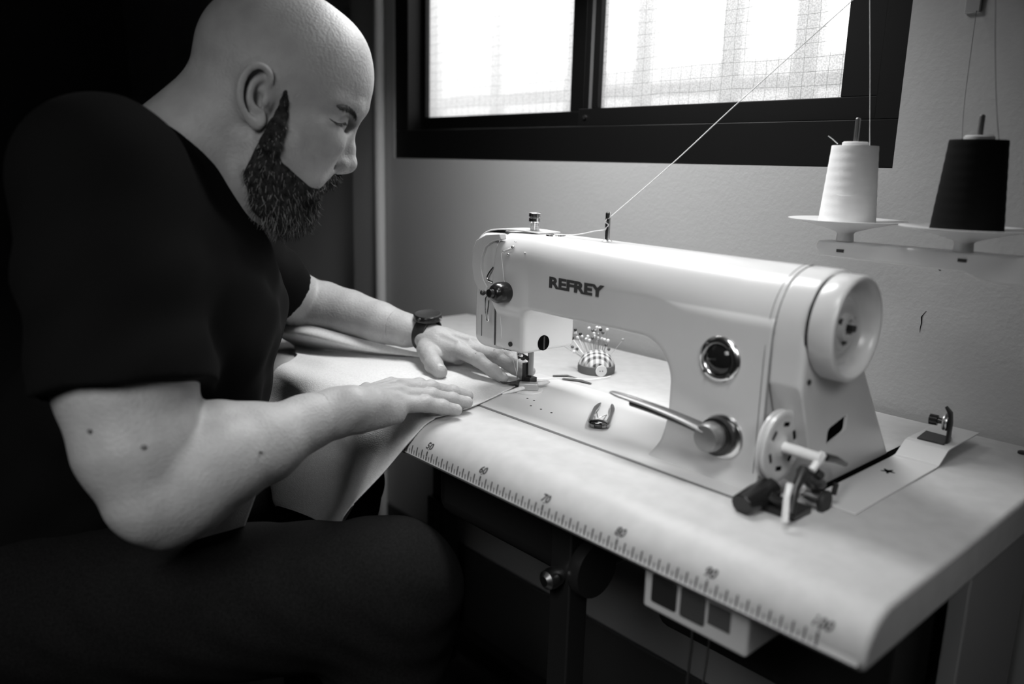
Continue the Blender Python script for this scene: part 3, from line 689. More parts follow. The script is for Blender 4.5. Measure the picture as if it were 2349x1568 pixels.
for i, (a, b, c_) in enumerate(pins):
    u = 1050 + a / 3.484; v = 450 + b / 3.484
    dep = np.linalg.norm(PC - CAM) + random.uniform(-1.2, 1.2)
    H = at(u, v, dep); off = H - (PC + (0, 0, 2.2))
    spread = 1.0 if abs(off[0]) + abs(off[1]) < 4 else .6
    base = PC + np.array([off[0] * .42, off[1] * .42, 2.0]); 
    hr = np.hypot(base[0] - PC[0], base[1] - PC[1])
    if hr > 2.1: base[:2] = PC[:2] + (base[:2] - PC[:2]) * 2.1 / hr
    mb = MB(); mb.cyl(base, H, .033, n=6, m=1); mb.ball(H, .26, 10)
    o = make('dressmaker_pin', mb, ['pin_' + c_, 'steel'])
    cn, g = names[c_]
    lab = '%s %s-headed pin counted from the left of the gingham pincushion' % (rank[i], cn)
    if i == 0: lab = 'dark grey-headed pin leaning farthest left out of the pincushion'
    if i == 1: lab = 'white-headed pin leaning left beside the farthest left pin'
    if i == 26: lab = 'light grey-headed pin leaning far right out of the pincushion'
    if i == 15: lab = 'tall white-headed pin, top right of the pincushion under the arm'
    if i == 28: lab = 'dark grey-headed low pin on the right shoulder of the pincushion'
    tag(o, lab, 'pin', g)

# thread snips lying on the bed
sn0 = on(1372, 983, 2, .2); sn1 = on(1391, 932, 2, .2); sd = (sn1 - sn0); Ls = np.linalg.norm(sd); sd /= Ls; sn = np.array([-sd[1], sd[0], 0])
snip = empty('thread_snips', (sn0[0], sn0[1], .14)); tag(snip, 'chrome thread snips lying open on the machine bed', 'snips')
def sp_(a, b, z): return sn0 + sd * a * Ls + sn * b + np.array([0, 0, z])
for s_ in (-1, 1):
    P = spline([sp_(.0, .35 * s_, .45), sp_(.06, 1.0 * s_, .5), sp_(.3, 1.15 * s_, .55), sp_(.6, 1.15 * s_, .55), sp_(.8, .95 * s_, .5), sp_(1.0, .72 * s_, .45)], 24)
    mb = MB(); mb.tube(P, np.interp(np.linspace(0, 1, 24), [0, .15, .5, .7, .85, 1], [.42, .45, .3, .42, .36, .05]), 10, flat=(.9, .8), up=(0, 0, 1)); make('blade', mb, mat('snips_steel', .30, .22, 1.0), snip)
mb = MB(); mb.tube([sp_(.04, b, .5) for b in (-1.05, -.5, 0, .5, 1.05)], [.45, .55, .6, .55, .45], 10); make('snips_bow', mb, mat('dark_chrome', .08, .15, 1.0), snip)
mb = MB(); mb.tube(spline([sp_(.1, -.2, .5), sp_(.45, -.55, .5), sp_(.3, .3, .5), sp_(.55, .8, .5)], 16), .07, 6); make('spring', mb, 'steel', snip)

# ------------------------------------------------------------------ bobbin winder
bw = empty('bobbin_winder', (89, 12, 0)); tag(bw, 'bobbin winder with drilled friction wheel and black levers, at the machine foot', 'bobbin winder')
wc = np.array([87.1, 15.4, 5.35])
mb = MB(); mb.rev(wc, wc + (1, 0, 0), [(-.55, 3.3), (-.5, 3.55), (-.25, 3.55), (-.15, 3.35), (.05, 3.35), (.15, 3.6), (.4, 3.6), (.5, 3.4), (.42, 2.9), (.3, 1.2), (.55, .9), (.6, 0)], 56); wh = make('friction_wheel', mb, 'enamel', bw, angle=50)
mb = MB()
for k in range(6):
    a = k * math.pi / 3 + .35; q = wc + np.array([.34, 2.25 * math.cos(a), 2.25 * math.sin(a)]); t_ = np.array([0, -math.sin(a), math.cos(a)])
    mb.tube([q - t_ * .5, q + t_ * .5], .27, 10, flat=(.3, 1), up=(1, 0, 0))
make('wheel_slot', mb, 'hole', wh)
mb = MB(); mb.rev(wc + (-.1, 0, 0), wc + (1, 0, 0), [(0, 3.3), (.22, 3.42), (.24, 3.3)], 48); make('wheel_tyre', mb, 'rubber', wh)
def P2(u, v, x): return on(u, v, 0, x)
mb = MB(); mb.cyl(wc, wc + (4.6, -.3, 0), .56, n=18); mb.tube([P2(1888, 1040, 91.5), P2(1862, 1078, 91.3)], .38, 10); make('spindle', mb, 'white_plastic', bw)
mb = MB(); A = on(1700, 1158, 2, .9); B = on(1770, 1118, 2, 1.6)
mb.tube([A, (A + B) / 2, B], [1.15, 1.3, 1.2], 12, flat=(.9, 1)); mb.box((88.2, 11.4, 0.01), (91.5, 14.6, .7)); make('winder_base', mb, 'black_plastic', bw, bevel=.1)
mb = MB(); mb.tube([P2(1765, 1135, 88.6), P2(1810, 1165, 90.2), P2(1800, 1150, 90.6)], [.45, .4, .3], 10); mb.tube([P2(1845, 1075, 90.4), P2(1825, 1120, 90.8), P2(1812, 1178, 91.2)], [.55, .4, .42], 10)
mb.tube([P2(1840, 1080, 90.4), P2(1860, 1105, 90.6), P2(1885, 1110, 90.6)], [.6, .65, .5], 12); mb.tube([P2(1868, 1080, 90.8), P2(1882, 1090, 90.9)], .45, 10); make('winder_lever', mb, 'dark_metal', bw)
mb = MB(); mb.tube([P2(1893, 1048, 91.2), P2(1918, 1053, 91.2), P2(1940, 1064, 90.8)], [.42, .36, .25], 10); make('winder_handle', mb, 'black_plastic', bw)
mb = MB(); mb.tube([P2(1812, 1110, 90.9), P2(1805, 1140, 91.3), P2(1800, 1198, 91.8)], [.28, .24, .28], 10, flat=(.6, 1.2)); make('winder_arm', mb, 'enamel', bw)
q = on(1850, 1135, 2, .9); mb = MB(); mb.rev(q, q + (1, -.05, 0), [(0, .7), (.2, .8), (1.6, .8), (1.65, .95)], 24); make('tension_roller', mb, 'steel', bw)
mb = MB(); mb.rev(q + (1.65, -.08, 0), q + (3, -.1, 0), [(0, .9), (.0, 1.1), (.35, 1.12), (.5, 1.0), (.5, .5)], 24); mb.tube([q + (1.9, 1.6, .3), q + (2.0, 1.7, 1.4)], .28, 8); make('roller_rim', mb, 'rubber', bw)

# small tension bracket standing on the raised plate
tb = empty('tension_bracket', (90.5, 44, 1.6)); tag(tb, 'small black thread tension bracket standing on the stepped metal plate', 'bracket')
def q2(u, v, x): return on(u, v, 0, x)
z0 = 1.62
B0 = [on(u, v, 2, z0) for u, v in ((2103, 1006), (2124, 990), (2183, 1006), (2165, 1021))]
mb = MB(); mb.add([tuple(b) for b in B0] + [tuple(b + (0, 0, .2)) for b in B0], [(0, 3, 2, 1), (4, 5, 6, 7), (0, 1, 5, 4), (1, 2, 6, 5), (2, 3, 7, 6), (3, 0, 4, 7)]); make('bracket_foot', mb, 'dark_metal', tb, bevel=.04)
Bt = (B0[2] + B0[3]) / 2; hh = B0[2] - B0[3]; hh = hh / np.linalg.norm(hh); nn = np.array([-hh[1], hh[0], 0])
mb = MB()
pts = [Bt + (0, 0, 0), Bt + (0, 0, 2.2), Bt + (0, 0, 3.4) + nn * .15, Bt + (0, 0, 4.1) + nn * .7]
mb.tube(pts, [.95, .95, .85, .45], 10, flat=(1, .2), up=hh); make('bracket_upright', mb, 'dark_metal', tb)
tc_ = Bt + (0, 0, 2.3) + nn * .2
mb = MB(); mb.rev(tc_, tc_ + nn, [(0, .95), (.15, 1.0), (.25, .8), (.35, 1.0), (.5, .95)], 24); make('disc', mb, 'steel', tb)
mb = MB(); mb.rev(tc_ + nn * .5, tc_ + nn * 2, [(0, .3), (.6, .35), (.65, .62), (1.5, .62), (1.6, .3)], 16); make('bracket_knob', mb, 'black_plastic', tb)

# ------------------------------------------------------------------ thread stand, cones and threads
ts = empty('thread_stand', (90, 42, 21)); tag(ts, 'pale thread stand arm carrying two white dishes in front of the wall', 'thread stand')
mb = MB(); a = on(1878, 553, 1, 40.6); b = on(1886, 599, 1, 40.6)
mb.prism([(75.9, 23.35), (75.6, 22.4), (76.2, 21.45), (92.9, 21.25), (94.4, 20.65), (96.0, 20.4), (126, 20.4), (126, 23.5)], 40.6, 43.4, lambda a_, b_, d: (a_, d, b_)); arm = make('stand_arm', mb, 'white_plastic', ts, bevel=.25, seg=3)
mb = MB(); mb.box((120, 40.8, -60), (123.5, 43.2, 60)); make('stand_post', mb, 'steel', ts, bevel=.2)
mb = MB(); mb.box((120, 43.2, -22), (123.5, 53.6, -19)); make('post_clamp', mb, 'steel', ts, bevel=.2)
for u, v in ((1927, 575), (2207, 597)):
    mb = MB(); q = on(u, v, 1, 40.55); mb.box((q[0] - .45, 40.5, q[2] - .18), (q[0] + .45, 40.7, q[2] + .18)); make('arm_slot', mb, 'dark_metal', arm)
dish = [(0, .95), (.02, 1.05), (.9, .95), (1.15, 1.15), (1.7, 2.9), (2.35, 5.6), (2.5, 6.75), (2.62, 6.8), (2.66, 6.6), (2.5, 5.2), (2.2, 3.0), (2.1, 0)]
for cx_, rr in ((78.6, 1.0), (92.1, 1.0)):
    mb = MB(); mb.rev((cx_, 42, 23.4), (cx_, 42, 30), [(d, r * rr) for d, r in dish], 56); make('dish', mb, 'white_plastic', ts, angle=50)
    mb = MB(); mb.rev((cx_, 42, 24), (cx_, 42, 40), [(0, .3), (13.8, .3), (13.95, .15)], 14); make('spindle', mb, 'steel', ts)
def cone(nm, cx_, r0, r1, z0, z1, m, m2, lab, lean):
    o = empty(nm, (cx_, 42, z0)); tag(o, lab, 'thread spool'); random.seed(3)
    pr = []; N = 60
    for i in range(N + 1):
        t = i / N; pr.append((t * (z1 - z0), r0 + (r1 - r0) * t + .006 * (i % 2) + .012 * math.sin(i * .9)))
    mb = MB(); mb.rev((cx_, 42, z0), (cx_ + lean, 42, z1), pr, 48); make('wound_thread', mb, m, o, angle=60)
    mb = MB(); mb.rev((cx_ + lean, 42, z1 - .2), (cx_ + lean, 42, z1 + 2), [(0, 1.5), (.55, 1.5), (.65, 1.35), (.68, 1.35), (.68, .6)], 32); make('cone_core', mb, m2, o)
    return o
wcn = cone('thread_cone', 78.6, 3.3, 2.62, 25.5, 34.7, 'white_thread', 'white_plastic', 'cone of white thread standing on the left dish of the stand', 0.0)
bcn = cone('thread_cone', 92.1, 3.65, 2.85, 25.5, 35.3, 'black_thread', 'white_plastic', 'cone of black thread standing on the right dish of the stand', 0.0)
mb = MB(); mb.tube(spline([(81.1, 41.4, 27.5 + 4.2), (80.7, 39.8, 29.3), (79.5, 39.0, 28.9), (78.5, 38.75, 29.0)], 20), .035, 6); make('loose_loop', mb, 'white_thread', wcn); mb = MB(); mb.tube([(76.9, 41.0, 34.9), (76.3, 40.6, 35.5), (75.9, 40.4, 35.8)], .06, 6); make('loose_end', mb, 'white_thread', wcn)
def thread(lab, pts, r, m, cat='thread', sag=True):
    mb = MB(); mb.tube(spline(pts, 26) if len(pts) > 2 else pts, r, 6); o = make('thread', mb, m); return tag(o, lab, cat)
a = on(1995, 335, 1, 42); b = on(1996, 160, 1, 42.2); c = on(1995, -60, 1, 42.6)
thread('white thread rising straight up from the cone of white thread', [a, b, c], .05, 'white_thread')
k1 = on(2207, 326, 1, 42); k2 = on(2213, 230, 1, 46); k3 = on(2240, 25, 1, 54.5); thread('thin dark thread rising from the left of the black cone to the wall hook', [k1, k2, k3], .035, mat('grey_thread', .05, .7))
k1 = on(2292, 325, 1, 42); k2 = on(2286, 240, 1, 43); k3 = on(2283, 100, 1, 44); k4 = on(2285, -60, 1, 45); thread('thin dark thread rising from the right of the black cone', [k1, k2, k3, k4], .035, mat('grey_thread', .05, .7))
pa = np.array([58.9, 20.8, 25.3]); pb = on(1697, 232, 1, 33.0); d_ = pb - pa
thread('white thread running diagonally from the chrome post up towards the window', [pa, pa + d_ * .5 + (0, 0, -.25), pb, pa + d_ * 1.9], .06, 'white_thread')
dk = [(49.9, 20.6, 22.75), (52.0, 20.4, 22.85), (54.5, 20.5, 23.1), (57.0, 20.7, 23.7), (58.35, 20.6, 23.9), (58.8, 20.55, 24.2), (59.1, 20.7, 24.6), (58.6, 20.6, 24.9), (58.9, 20.6, 25.3)]
thread('white thread from the chrome post to the black guide disc on the machine top', dk, .06, 'white_thread')
mb = MB(); q = on(2232, 12, 1, 54.6); mb.box((q[0] - .9, 54.5, q[2] - .9), (q[0] + .9, 55, q[2] + 1.6)); hk = make('wall_hook', mb, mat('clear_plastic', .35, .15), bevel=.15); tag(hk, 'small clear plastic hook stuck on the wall above the black cone', 'hook')
thr = [on(1200, 868, 2, .3), on(1245, 868, 2, .3), on(1300, 866, 2, .25), on(1345, 870, 2, .25), on(1385, 866, 2, .22), on(1400, 862, 2, .25)]
thread('loose white thread tails lying behind the presser foot towards the pincushion', thr, .06, 'white_thread')

# the tube lamp and the added fill lamps, all outside the picture
lm = empty('tube_lamp', (36, 29, 78)); tag(lm, 'slim tube lamp hanging over the sewing machine, above the picture', 'lamp')
mb = MB(); mb.box((9, 20.5, 77.6), (63, 37.5, 81)); make('lamp_housing', mb, 'white_plastic', lm, bevel=.8)
for x in (16, 56): mb = MB(); mb.cyl((x, 29, 81), (x, 29, ZC), .3); make('lamp_rod', mb, 'dark_metal', lm)
def fill_fixture(name, loc, tgt, r, lab):  # housing for an added fill light
    loc = np.array(loc, float); d = loc - np.array(tgt, float); d /= np.linalg.norm(d)
    o = empty(name, loc); tag(o, lab, 'lamp')
    mb = MB(); mb.rev(loc + d * .8, loc + d * 10, [(0, r), (.6, r * 1.02), (r * .5, r * .6), (r * .7, r * .25), (r * .72, 0)], 36); make('lamp_shade', mb, 'dark_metal', o)
    e = loc + d * (r * .7); mb = MB(); mb.cyl(e, (e[0], e[1], ZC), .8); make('lamp_rod', mb, 'dark_metal', o)
fill_fixture('fill_lamp', (95, -25, 88), (84, 2, 0), 20, 'added fill lamp with a dark shade over the front right corner of the table')
fill_fixture('fill_lamp', (108, -92, 70), (45, -20, -10), 30, 'large added fill lamp with a dark shade behind the camera')
fill_fixture('fill_lamp', (150, -30, 60), (90, 14, 6), 23, 'added fill lamp with a dark shade far to the right of the table')

# ------------------------------------------------------------------ the person
person = empty('person', (22, -38, -TOP)); tag(person, 'bald bearded man in a black t-shirt leaning over the machine, guiding fabric with both hands', 'person')
# head frame: the sagittal plane through the skull centre; l is the sideways offset towards the camera (cm)
HC = at(650, 190, 103.0)
hn = CAM - HC; hn[2] = 0; hn /= np.linalg.norm(hn)
hn = hn * math.cos(.0) ; 
def S_(u, v, l=0.0):
    d = ray(u, v); o = HC + hn * l
    return CAM + d * (((o - CAM) @ hn) / (d @ hn))
hr = np.cross((0, 0, 1.0), hn)                    # picture-right in the sagittal plane
hr /= np.linalg.norm(hr)
KX = np.linalg.norm(S_(700, 190) - S_(600, 190)) / 100; KY = np.linalg.norm(S_(650, 240) - S_(650, 140)) / 100
def ax2(deg):                                     # ellipsoid axes: long axis tilted deg clockwise in the picture
    a = math.radians(deg); e1 = hr * math.cos(a) - np.array([0, 0, 1.0]) * math.sin(a); e2 = hr * math.sin(a) + np.array([0, 0, 1.0]) * math.cos(a)
    return [e1, e2, hn]
def mir(f):
    for sgn in (1, -1): f(sgn)

hb = 16.0
S = SDF(HC - (hb, hb, 22), HC + (hb, hb, 12.5), .17)
# skull
S.ell(S_(655, 172), (9.95, 9.6, 7.7), ax2(10), .5)
S.ell(S_(600, 118), (7.2, 7.0, 6.6), ax2(0), 1.2)
S.ell(S_(745, 165), (5.3, 6.2, 6.0), ax2(20), 1.2)
S.ell(S_(785, 195), (3.2, 4.2, 4.6), ax2(10), 1.0)
# brow, face, cheeks
for s in (1, -1):
    S.cap(S_(822, 246, .6 * s), S_(806, 244, 3.0 * s), .95, .9, 1.0)
    S.cap(S_(806, 244, 3.0 * s), S_(760, 232, 5.0 * s), .9, 1.0, 1.2)
    S.ell(S_(742, 318, 4.0 * s), (2.6, 2.2, 2.0), ax2(30), 1.6)     # cheek
    S.ell(S_(715, 290, 5.0 * s), (2.8, 1.6, 1.7), ax2(20), 1.4)     # cheekbone
    S.cap(S_(620, 300, 6.1 * s), S_(602, 380, 5.4 * s), 1.6, 1.7, 1.5)
    S.cap(S_(602, 380, 5.2 * s), S_(660, 455, 2.2 * s), 1.8, 1.6, 1.5)
    S.cap(S_(650, 330, 5.0 * s), S_(700, 400, 3.4 * s), 2.6, 2.2, 1.6)
S.ell(S_(712, 295), (4.5, 6.6, 4.9), ax2(30), 1.5)
S.ell(S_(705, 375), (3.6, 3.4, 4.2), ax2(30), 1.5)
S.cap(S_(680, 430), S_(666, 466), 2.1, 1.8, 1.2)
S.cap(S_(728, 390), S_(702, 424), 1.4, 1.1, .8)                       # mouth mound
# eye sockets
for s in (1, -1):
    S.ell(S_(800, 282, 3.0 * s), (1.9, 1.1, 2.0), ax2(10), .9, 'sub')
    S.ell(S_(772, 277, 3.35 * s), (1.32, 1.26, 1.4), ax2(0), .35)
    S.cap(S_(795, 272, 2.3 * s), S_(768, 268, 4.7 * s), .30, .28, .5)  # lid fold
# nose
S.cap(S_(793, 290), S_(797, 340), .78, .85, .8)
S.cap(S_(797, 340), S_(796, 374), .85, 1.12, .7)
S.ell(S_(797, 374), (1.12, 1.1, 1.2), ax2(0), .4)
for s in (1, -1):
    S.ell(S_(778, 376, 1.15 * s), (1.15, .88, .75), ax2(15), .45)
    S.ell(S_(784, 393, .75 * s), (.62, .42, .42), ax2(0), .12, 'sub')
S.cap(S_(778, 320, 0), S_(768, 368, 0), 1.2, 1.6, 1.0)
for s in (1, -1):
    S.cap(S_(764, 352, 1.9 * s), S_(764, 384, 2.2 * s), .12, .16, .5, 'sub')
    S.cap(S_(752, 372, 2.9 * s), S_(728, 398, 3.6 * s), .08, .08, .5, 'sub')
    S.cap(S_(790, 300, 2.0 * s), S_(762, 303, 4.2 * s), .10, .08, .5, 'sub')
# forehead wrinkle furrows, nape roll
for s, (a, b) in ((1, (812, 820)),): S.cap(S_(802, 232, 1.2), S_(824, 268, .6), .10, .10, .3, 'sub')
# ear (near and far)
for s in (1, -1):
    L0 = 7.25 * s
    S.ell(S_(586, 212, 7.2 * s), (1.9, 3.3, .75), ax2(8), .7)
    hx = [(606, 214), (616, 196), (620, 176), (610, 158), (592, 151), (572, 158), (557, 178), (550, 205), (551, 232), (560, 255), (575, 276), (590, 288), (600, 278), (601, 262)]
    dl = [.1, .45, .75, .95, 1.15, 1.3, 1.4, 1.4, 1.3, 1.1, .85, .6, .5, .35]
    rr = [.25, .28, .33, .36, .38, .38, .38, .37, .35, .36, .45, .55, .45, .3]
    P = spline([S_(u, v, L0 + (d + .12) * s) for (u, v), d in zip(hx, dl)], 30); R = np.interp(np.linspace(0, 13, 30), range(14), rr)
    S.chain(list(P), list(R), .22)
    S.ell(S_(588, 212, 8.35 * s), (1.15, 2.5, .75), ax2(8), .25, 'sub')
    S.ell(S_(590, 232, 7.9 * s), (.85, 1.15, 1.0), ax2(8), .25, 'sub')
    P = spline([S_(u, v, L0 + d * s) for (u, v), d in (((603, 180), .55), ((585, 186), .75), ((575, 205), .85), ((573, 228), .85), ((580, 246), .75), ((592, 254), .65))], 12)
    S.chain(list(P), [.3] * 12, .3)
    S.ell(S_(607, 234, 7.75 * s), (.35, .6, .45), ax2(10), .3)
    S.ell(S_(588, 268, 7.75 * s), (.75, 1.0, .4), ax2(20), .4)
# neck
S.cap(S_(568, 215), S_(470, 345), 6.1, 6.9, 2.0)
S.cap(S_(600, 330), S_(540, 420), 4.8, 5.6, 2.0)
S.cap(S_(500, 250, 1.5), S_(400, 330, 2), 4.0, 4.6, 2.5)
S.cap(S_(500, 250, -1.5), S_(400, 330, -2), 4.0, 4.6, 2.5)
S.cap(S_(560, 320, 5.4), S_(545, 450, 2.6), .9, 1.0, 1.6)
S.cap(S_(452, 142, 3), S_(462, 172, 4.6), .12, .12, .5, 'sub')
S.cap(S_(552, 385, 6.6), S_(566, 440, 5.0), .12, .1, .35, 'sub')
S.plane(S_(405, 380), S_(405, 380) - S_(500, 290), 0)
hv, hf = S.mesh()

# torso and legs (mostly under cloth)
fw = np.array([.55, .835, 0]); rt = np.array([.835, -.55, 0])
def ring(S, k=2.0, g=0.0):
    S.cap((15, -38, -20) - rt * 5, (15, -38, -20) + rt * 5, 12 + g, 12 + g, k)
    S.cap((17, -34, -10), (24, -22.5, 3), 12.0 + g, 12.0 + g, 3)
    S.cap((25, -21.8, 4) - rt * 4, (25, -21.8, 4) + rt * 4, 11.8 + g, 11.8 + g, 3)
    S.cap((27.5, -19.5, 13) - rt * 5.5, (27.5, -19.5, 13) + rt * 5.0, 11.0 + g, 11.0 + g, 3)
    S.cap((28, -22, 21.5) - rt * 9, (28, -22, 21.5) + rt * 8, 8.2 + g, 8.2 + g, 4)
    S.cap((29, -20, 27), (28, -22, 21), 6.0 + g, 9 + g, 3)
shR = at(235, 410, 91); shL = np.array([12.5, -12.5, 24.5])
armR = [(235, 410, 91, 7.0), (262, 640, 89, 6.9), (290, 880, 87.5, 6.6), (316, 1020, 87, 5.85), (350, 1118, 87.3, 5.0)]
foreR = [(358, 1132, 88, 4.6), (424, 1098, 87.5, 5.0), (505, 1056, 88.2, 4.8), (605, 1018, 90, 4.05), (700, 970, 92.8, 3.05), (775, 945, 94.5, 2.75)]
S = SDF((2, -62, -36), (64, 4, 42), .34)
ring(S, 2, -1.3)
S.cap(S_(470, 345), (26, -24, 24), 6.9, 7, 3)
S.cap(at(*armR[0][:3]), (28, -26, 23), 5.5, 7, 4)
P = [at(*a[:3]) for a in armR]; S.chain(P, [a[3] - .25 for a in armR], 1.5)
P = [at(*a[:3]) for a in foreR]; S.chain(P, [a[3] for a in foreR], .9); S.cap(P[-1], (47.6, -8.6, 4.1), 2.75, 2.45, .9)
S.cap(at(368, 1185, 87.6), at(385, 1205, 88), 2.5, 2.3, 1.6)          # elbow point
S.cap(at(500, 975, 89), at(560, 985, 90), 2.6, 2.6, 2.0)              # brachioradialis
S.cap(at(345, 1150, 86.5), at(430, 1150, 87.5), 3.2, 3.2, 2.0)
S.plane((47.6, -11.5, 3.9), (-.03, 1, .05), 0)
S.plane((20, -40, -30), (0, 0, -1), 0)
tv, tf = S.mesh()
# far (left) arm
foreL = [(700, 702, 140, 4.5), (740, 705, 139, 4.35), (800, 720, 137, 4.0), (870, 740, 134.2, 3.45), (930, 757, 132, 2.75)]
S = SDF((-6, -18, -1), (26, 26, 32), .3)
S.cap(shL, at(640, 660, 134.5), 5.2, 4.4, 1.0); S.cap(at(640, 660, 134.5), at(700, 692, 141), 4.4, 4.3, 1.0)
P = [at(*a[:3]) for a in foreL]; S.chain(P, [a[3] for a in foreL], .5)
WL = np.array([21.2, 20.6, 4.6])
S.cap(at(930, 757, 132), WL, 2.7, 2.2, .5)
S.plane((17.3, 18.6, 4.6), (.95, .3, 0), 0)
lv_, lf_ = S.mesh()

# hands: dorsum and five fingers each, fine grid
def finger(S, pts, r, k=.28):
    S.chain([np.array(p, float) for p in pts], r, k)
    for i in (1, 2): S.ell(np.array(pts[i], float) + (0, 0, .12), (r[i] * 1.04,) * 3, None, .3)
up = (0, 0, 1.0)
S = SDF((15.0, 11.5, -.3), (44, 33.5, 9.2), .12)
S.chain([at(*a[:3]) for a in foreL], [a[3] for a in foreL], .5); S.cap(at(930, 757, 132), WL, 2.7, 2.2, .5); S.cap(WL, (24.8, 21.0, 4.3), 2.2, 2.2, .8, flat=(up, 1.12))
for mc, r in (((30.7, 20.4, 3.55), 1.15), ((31.0, 22.5, 3.7), 1.15), ((30.4, 24.7, 3.4), 1.05), ((29.4, 26.7, 2.9), .95)):
    S.cap((23.0, 19.6 + (mc[1] - 20.4) * .45, 4.0), mc, 1.6, r, 1.1, flat=(up, 1.1))
    S.ell((mc[0], mc[1], mc[2] + .25), (1.05, .8, .85), None, .4)
S.cap((24, 20.5, 3.0), (29, 21.5, 2.3), 1.9, 1.4, 1.0)
finger(S, [(30.7, 20.5, 3.5), (35.3, 20.3, 3.0), (38.3, 20.6, 1.9), (40.1, 21.0, 1.15)], [1.18, 1.04, .94, .80])
finger(S, [(31.0, 22.5, 3.6), (36.0, 23.3, 3.2), (39.2, 24.0, 2.0), (41.3, 24.6, 1.15)], [1.16, 1.03, .92, .80])
finger(S, [(30.4, 24.7, 3.4), (34.9, 26.1, 2.9), (37.6, 26.8, 1.8), (39.4, 27.2, 1.1)], [1.08, .95, .86, .75])
finger(S, [(29.4, 26.7, 2.9), (32.4, 28.4, 2.3), (34.2, 29.2, 1.5), (35.8, 29.8, 1.0)], [.9, .78, .70, .6])
finger(S, [(24.6, 18.5, 3.0), (27.2, 17.3, 2.55), (30.2, 15.9, 1.85), (32.6, 15.2, 1.45)], [1.4, 1.38, 1.3, 1.12], .5)
S.cap((25.0, 18.6, 2.8), (29.5, 19.9, 2.5), 1.2, .8, 1.2)
for mc in ((30.2, 20.6, 4.75), (30.4, 22.6, 4.95), (29.8, 24.6, 4.55), (28.8, 26.4, 3.95)):
    S.cap((24.6, 20.2 + (mc[1] - 20.6) * .4, 5.55), mc, .22, .3, .7)
for fx, fy, fz, w_ in ((35.3, 20.3, 4.0, .8), (36.0, 23.3, 4.2, .8), (34.9, 26.1, 3.8, .7), (38.3, 20.6, 2.8, .6), (39.2, 24.0, 2.9, .6)):
    for o_ in (-.28, 0, .28): S.cap((fx + o_, fy - w_ * .6, fz - .12), (fx + o_, fy + w_ * .6, fz - .12), .04, .04, .16, 'sub')
for a, b in (((30.5, 15.2, 2.75), (31.2, 17.0, 2.75)), ((29.9, 15.3, 2.95), (30.5, 17.2, 2.9)), ((35.2, 19.8, 3.98), (35.2, 20.9, 3.98)), ((35.7, 22.8, 4.2), (35.8, 23.9, 4.2))):
    S.cap(a, b, .06, .06, .18, 'sub')
S.plane((17.0, 18.5, 4.6), (-.95, -.3, 0), 0)
S.fn(lambda D, X, Y, Z: np.maximum(D, .32 - Z))
lh = S.mesh()

WR = np.array([47.6, -8.6, 4.1])
S = SDF((34, -13.2, -3.4), (52, 12.8, 8.6), .12)
P = [at(*a[:3]) for a in foreR]
S.chain(P, [a[3] for a in foreR], .9); S.cap(P[-1], WR, 2.75, 2.45, .9)
S.cap(WR, (47.0, -5.8, 3.9), 2.45, 2.2, .8, flat=(up, 1.2))
RM = {'i': (42.3, .5, 3.75), 'm': (44.2, .3, 3.95), 'r': (45.9, -.5, 3.55), 'p': (47.2, -1.5, 2.95)}
for q, r in (('i', 1.1), ('m', 1.15), ('r', 1.05), ('p', 1.0)):
    mc = RM[q]; S.cap((47.2 + (mc[0] - 45.9) * .42, -7.4, 3.9), mc, 1.6, r, 1.1, flat=(up, 1.1)); S.ell((mc[0], mc[1], mc[2] + .25), (.8, 1.0, .8), None, .4)
S.cap((47.8, -7.6, 2.5), (47.4, -2.5, 2.0), 1.7, 1.2, 1.0)
finger(S, [RM['i'], (42.2, 4.6, 3.1), (42.5, 7.4, 2.1), (42.9, 9.6, 1.4)], [1.12, 1.0, .9, .78])
finger(S, [RM['m'], (44.3, 4.9, 3.2), (44.6, 8.2, 2.15), (44.9, 10.5, 1.4)], [1.15, 1.02, .93, .80])
finger(S, [RM['r'], (46.1, 3.7, 2.85), (46.6, 6.6, 1.95), (47.0, 8.7, 1.35)], [1.1, .98, .9, .78])
finger(S, [RM['p'], (47.5, 1.9, 2.45), (47.9, 4.1, 1.75), (48.4, 5.9, 1.2)], [1.06, .96, .86, .74])
finger(S, [(45.5, -6.0, 3.0), (41.2, -3.4, 2.3), (37.2, -.6, 1.8), (34.6, 1.4, 1.6)], [1.5, 1.3, 1.1, .92], .5)
S.cap((42.5, -3.5, 2.6), (42.6, -.2, 2.9), 1.2, .9, 1.2)
for mc in ((42.6, 0, 4.85), (44.4, -.2, 5.1), (46.0, -1.0, 4.65), (47.2, -2.0, 3.95)):
    S.cap((46.6 + (mc[0] - 45) * .35, -6.0, 5.35), mc, .2, .3, .7)
for fx, fy, fz, w_ in ((42.2, 4.6, 4.05, .7), (44.3, 4.9, 4.15, .75), (46.1, 3.7, 3.8, .7), (47.5, 1.9, 3.35, .7), (44.6, 8.2, 3.0, .6), (46.6, 6.6, 2.8, .6), (47.9, 4.1, 2.55, .6)):
    for o_ in (-.28, 0, .28): S.cap((fx - w_ * .6, fy + o_, fz - .12), (fx + w_ * .6, fy + o_, fz - .12), .04, .04, .16, 'sub')
S.plane((47.6, -12.0, 3.9), (.03, -1, -.05), 0)
rh = S.mesh()
def joinm(parts):
    V = []; F = []; o = 0
    for v, f in parts: V.append(v); F.append(f + o); o += len(v)
    return np.concatenate(V), np.concatenate(F)
allv = joinm([(hv, hf), (tv, tf), (lv_, lf_), lh, rh])
body_ = make('body', allv, 'skin', person, angle=0)
sm = body_.modifiers.new('smooth', 'SMOOTH'); sm.factor = .5; sm.iterations = 2

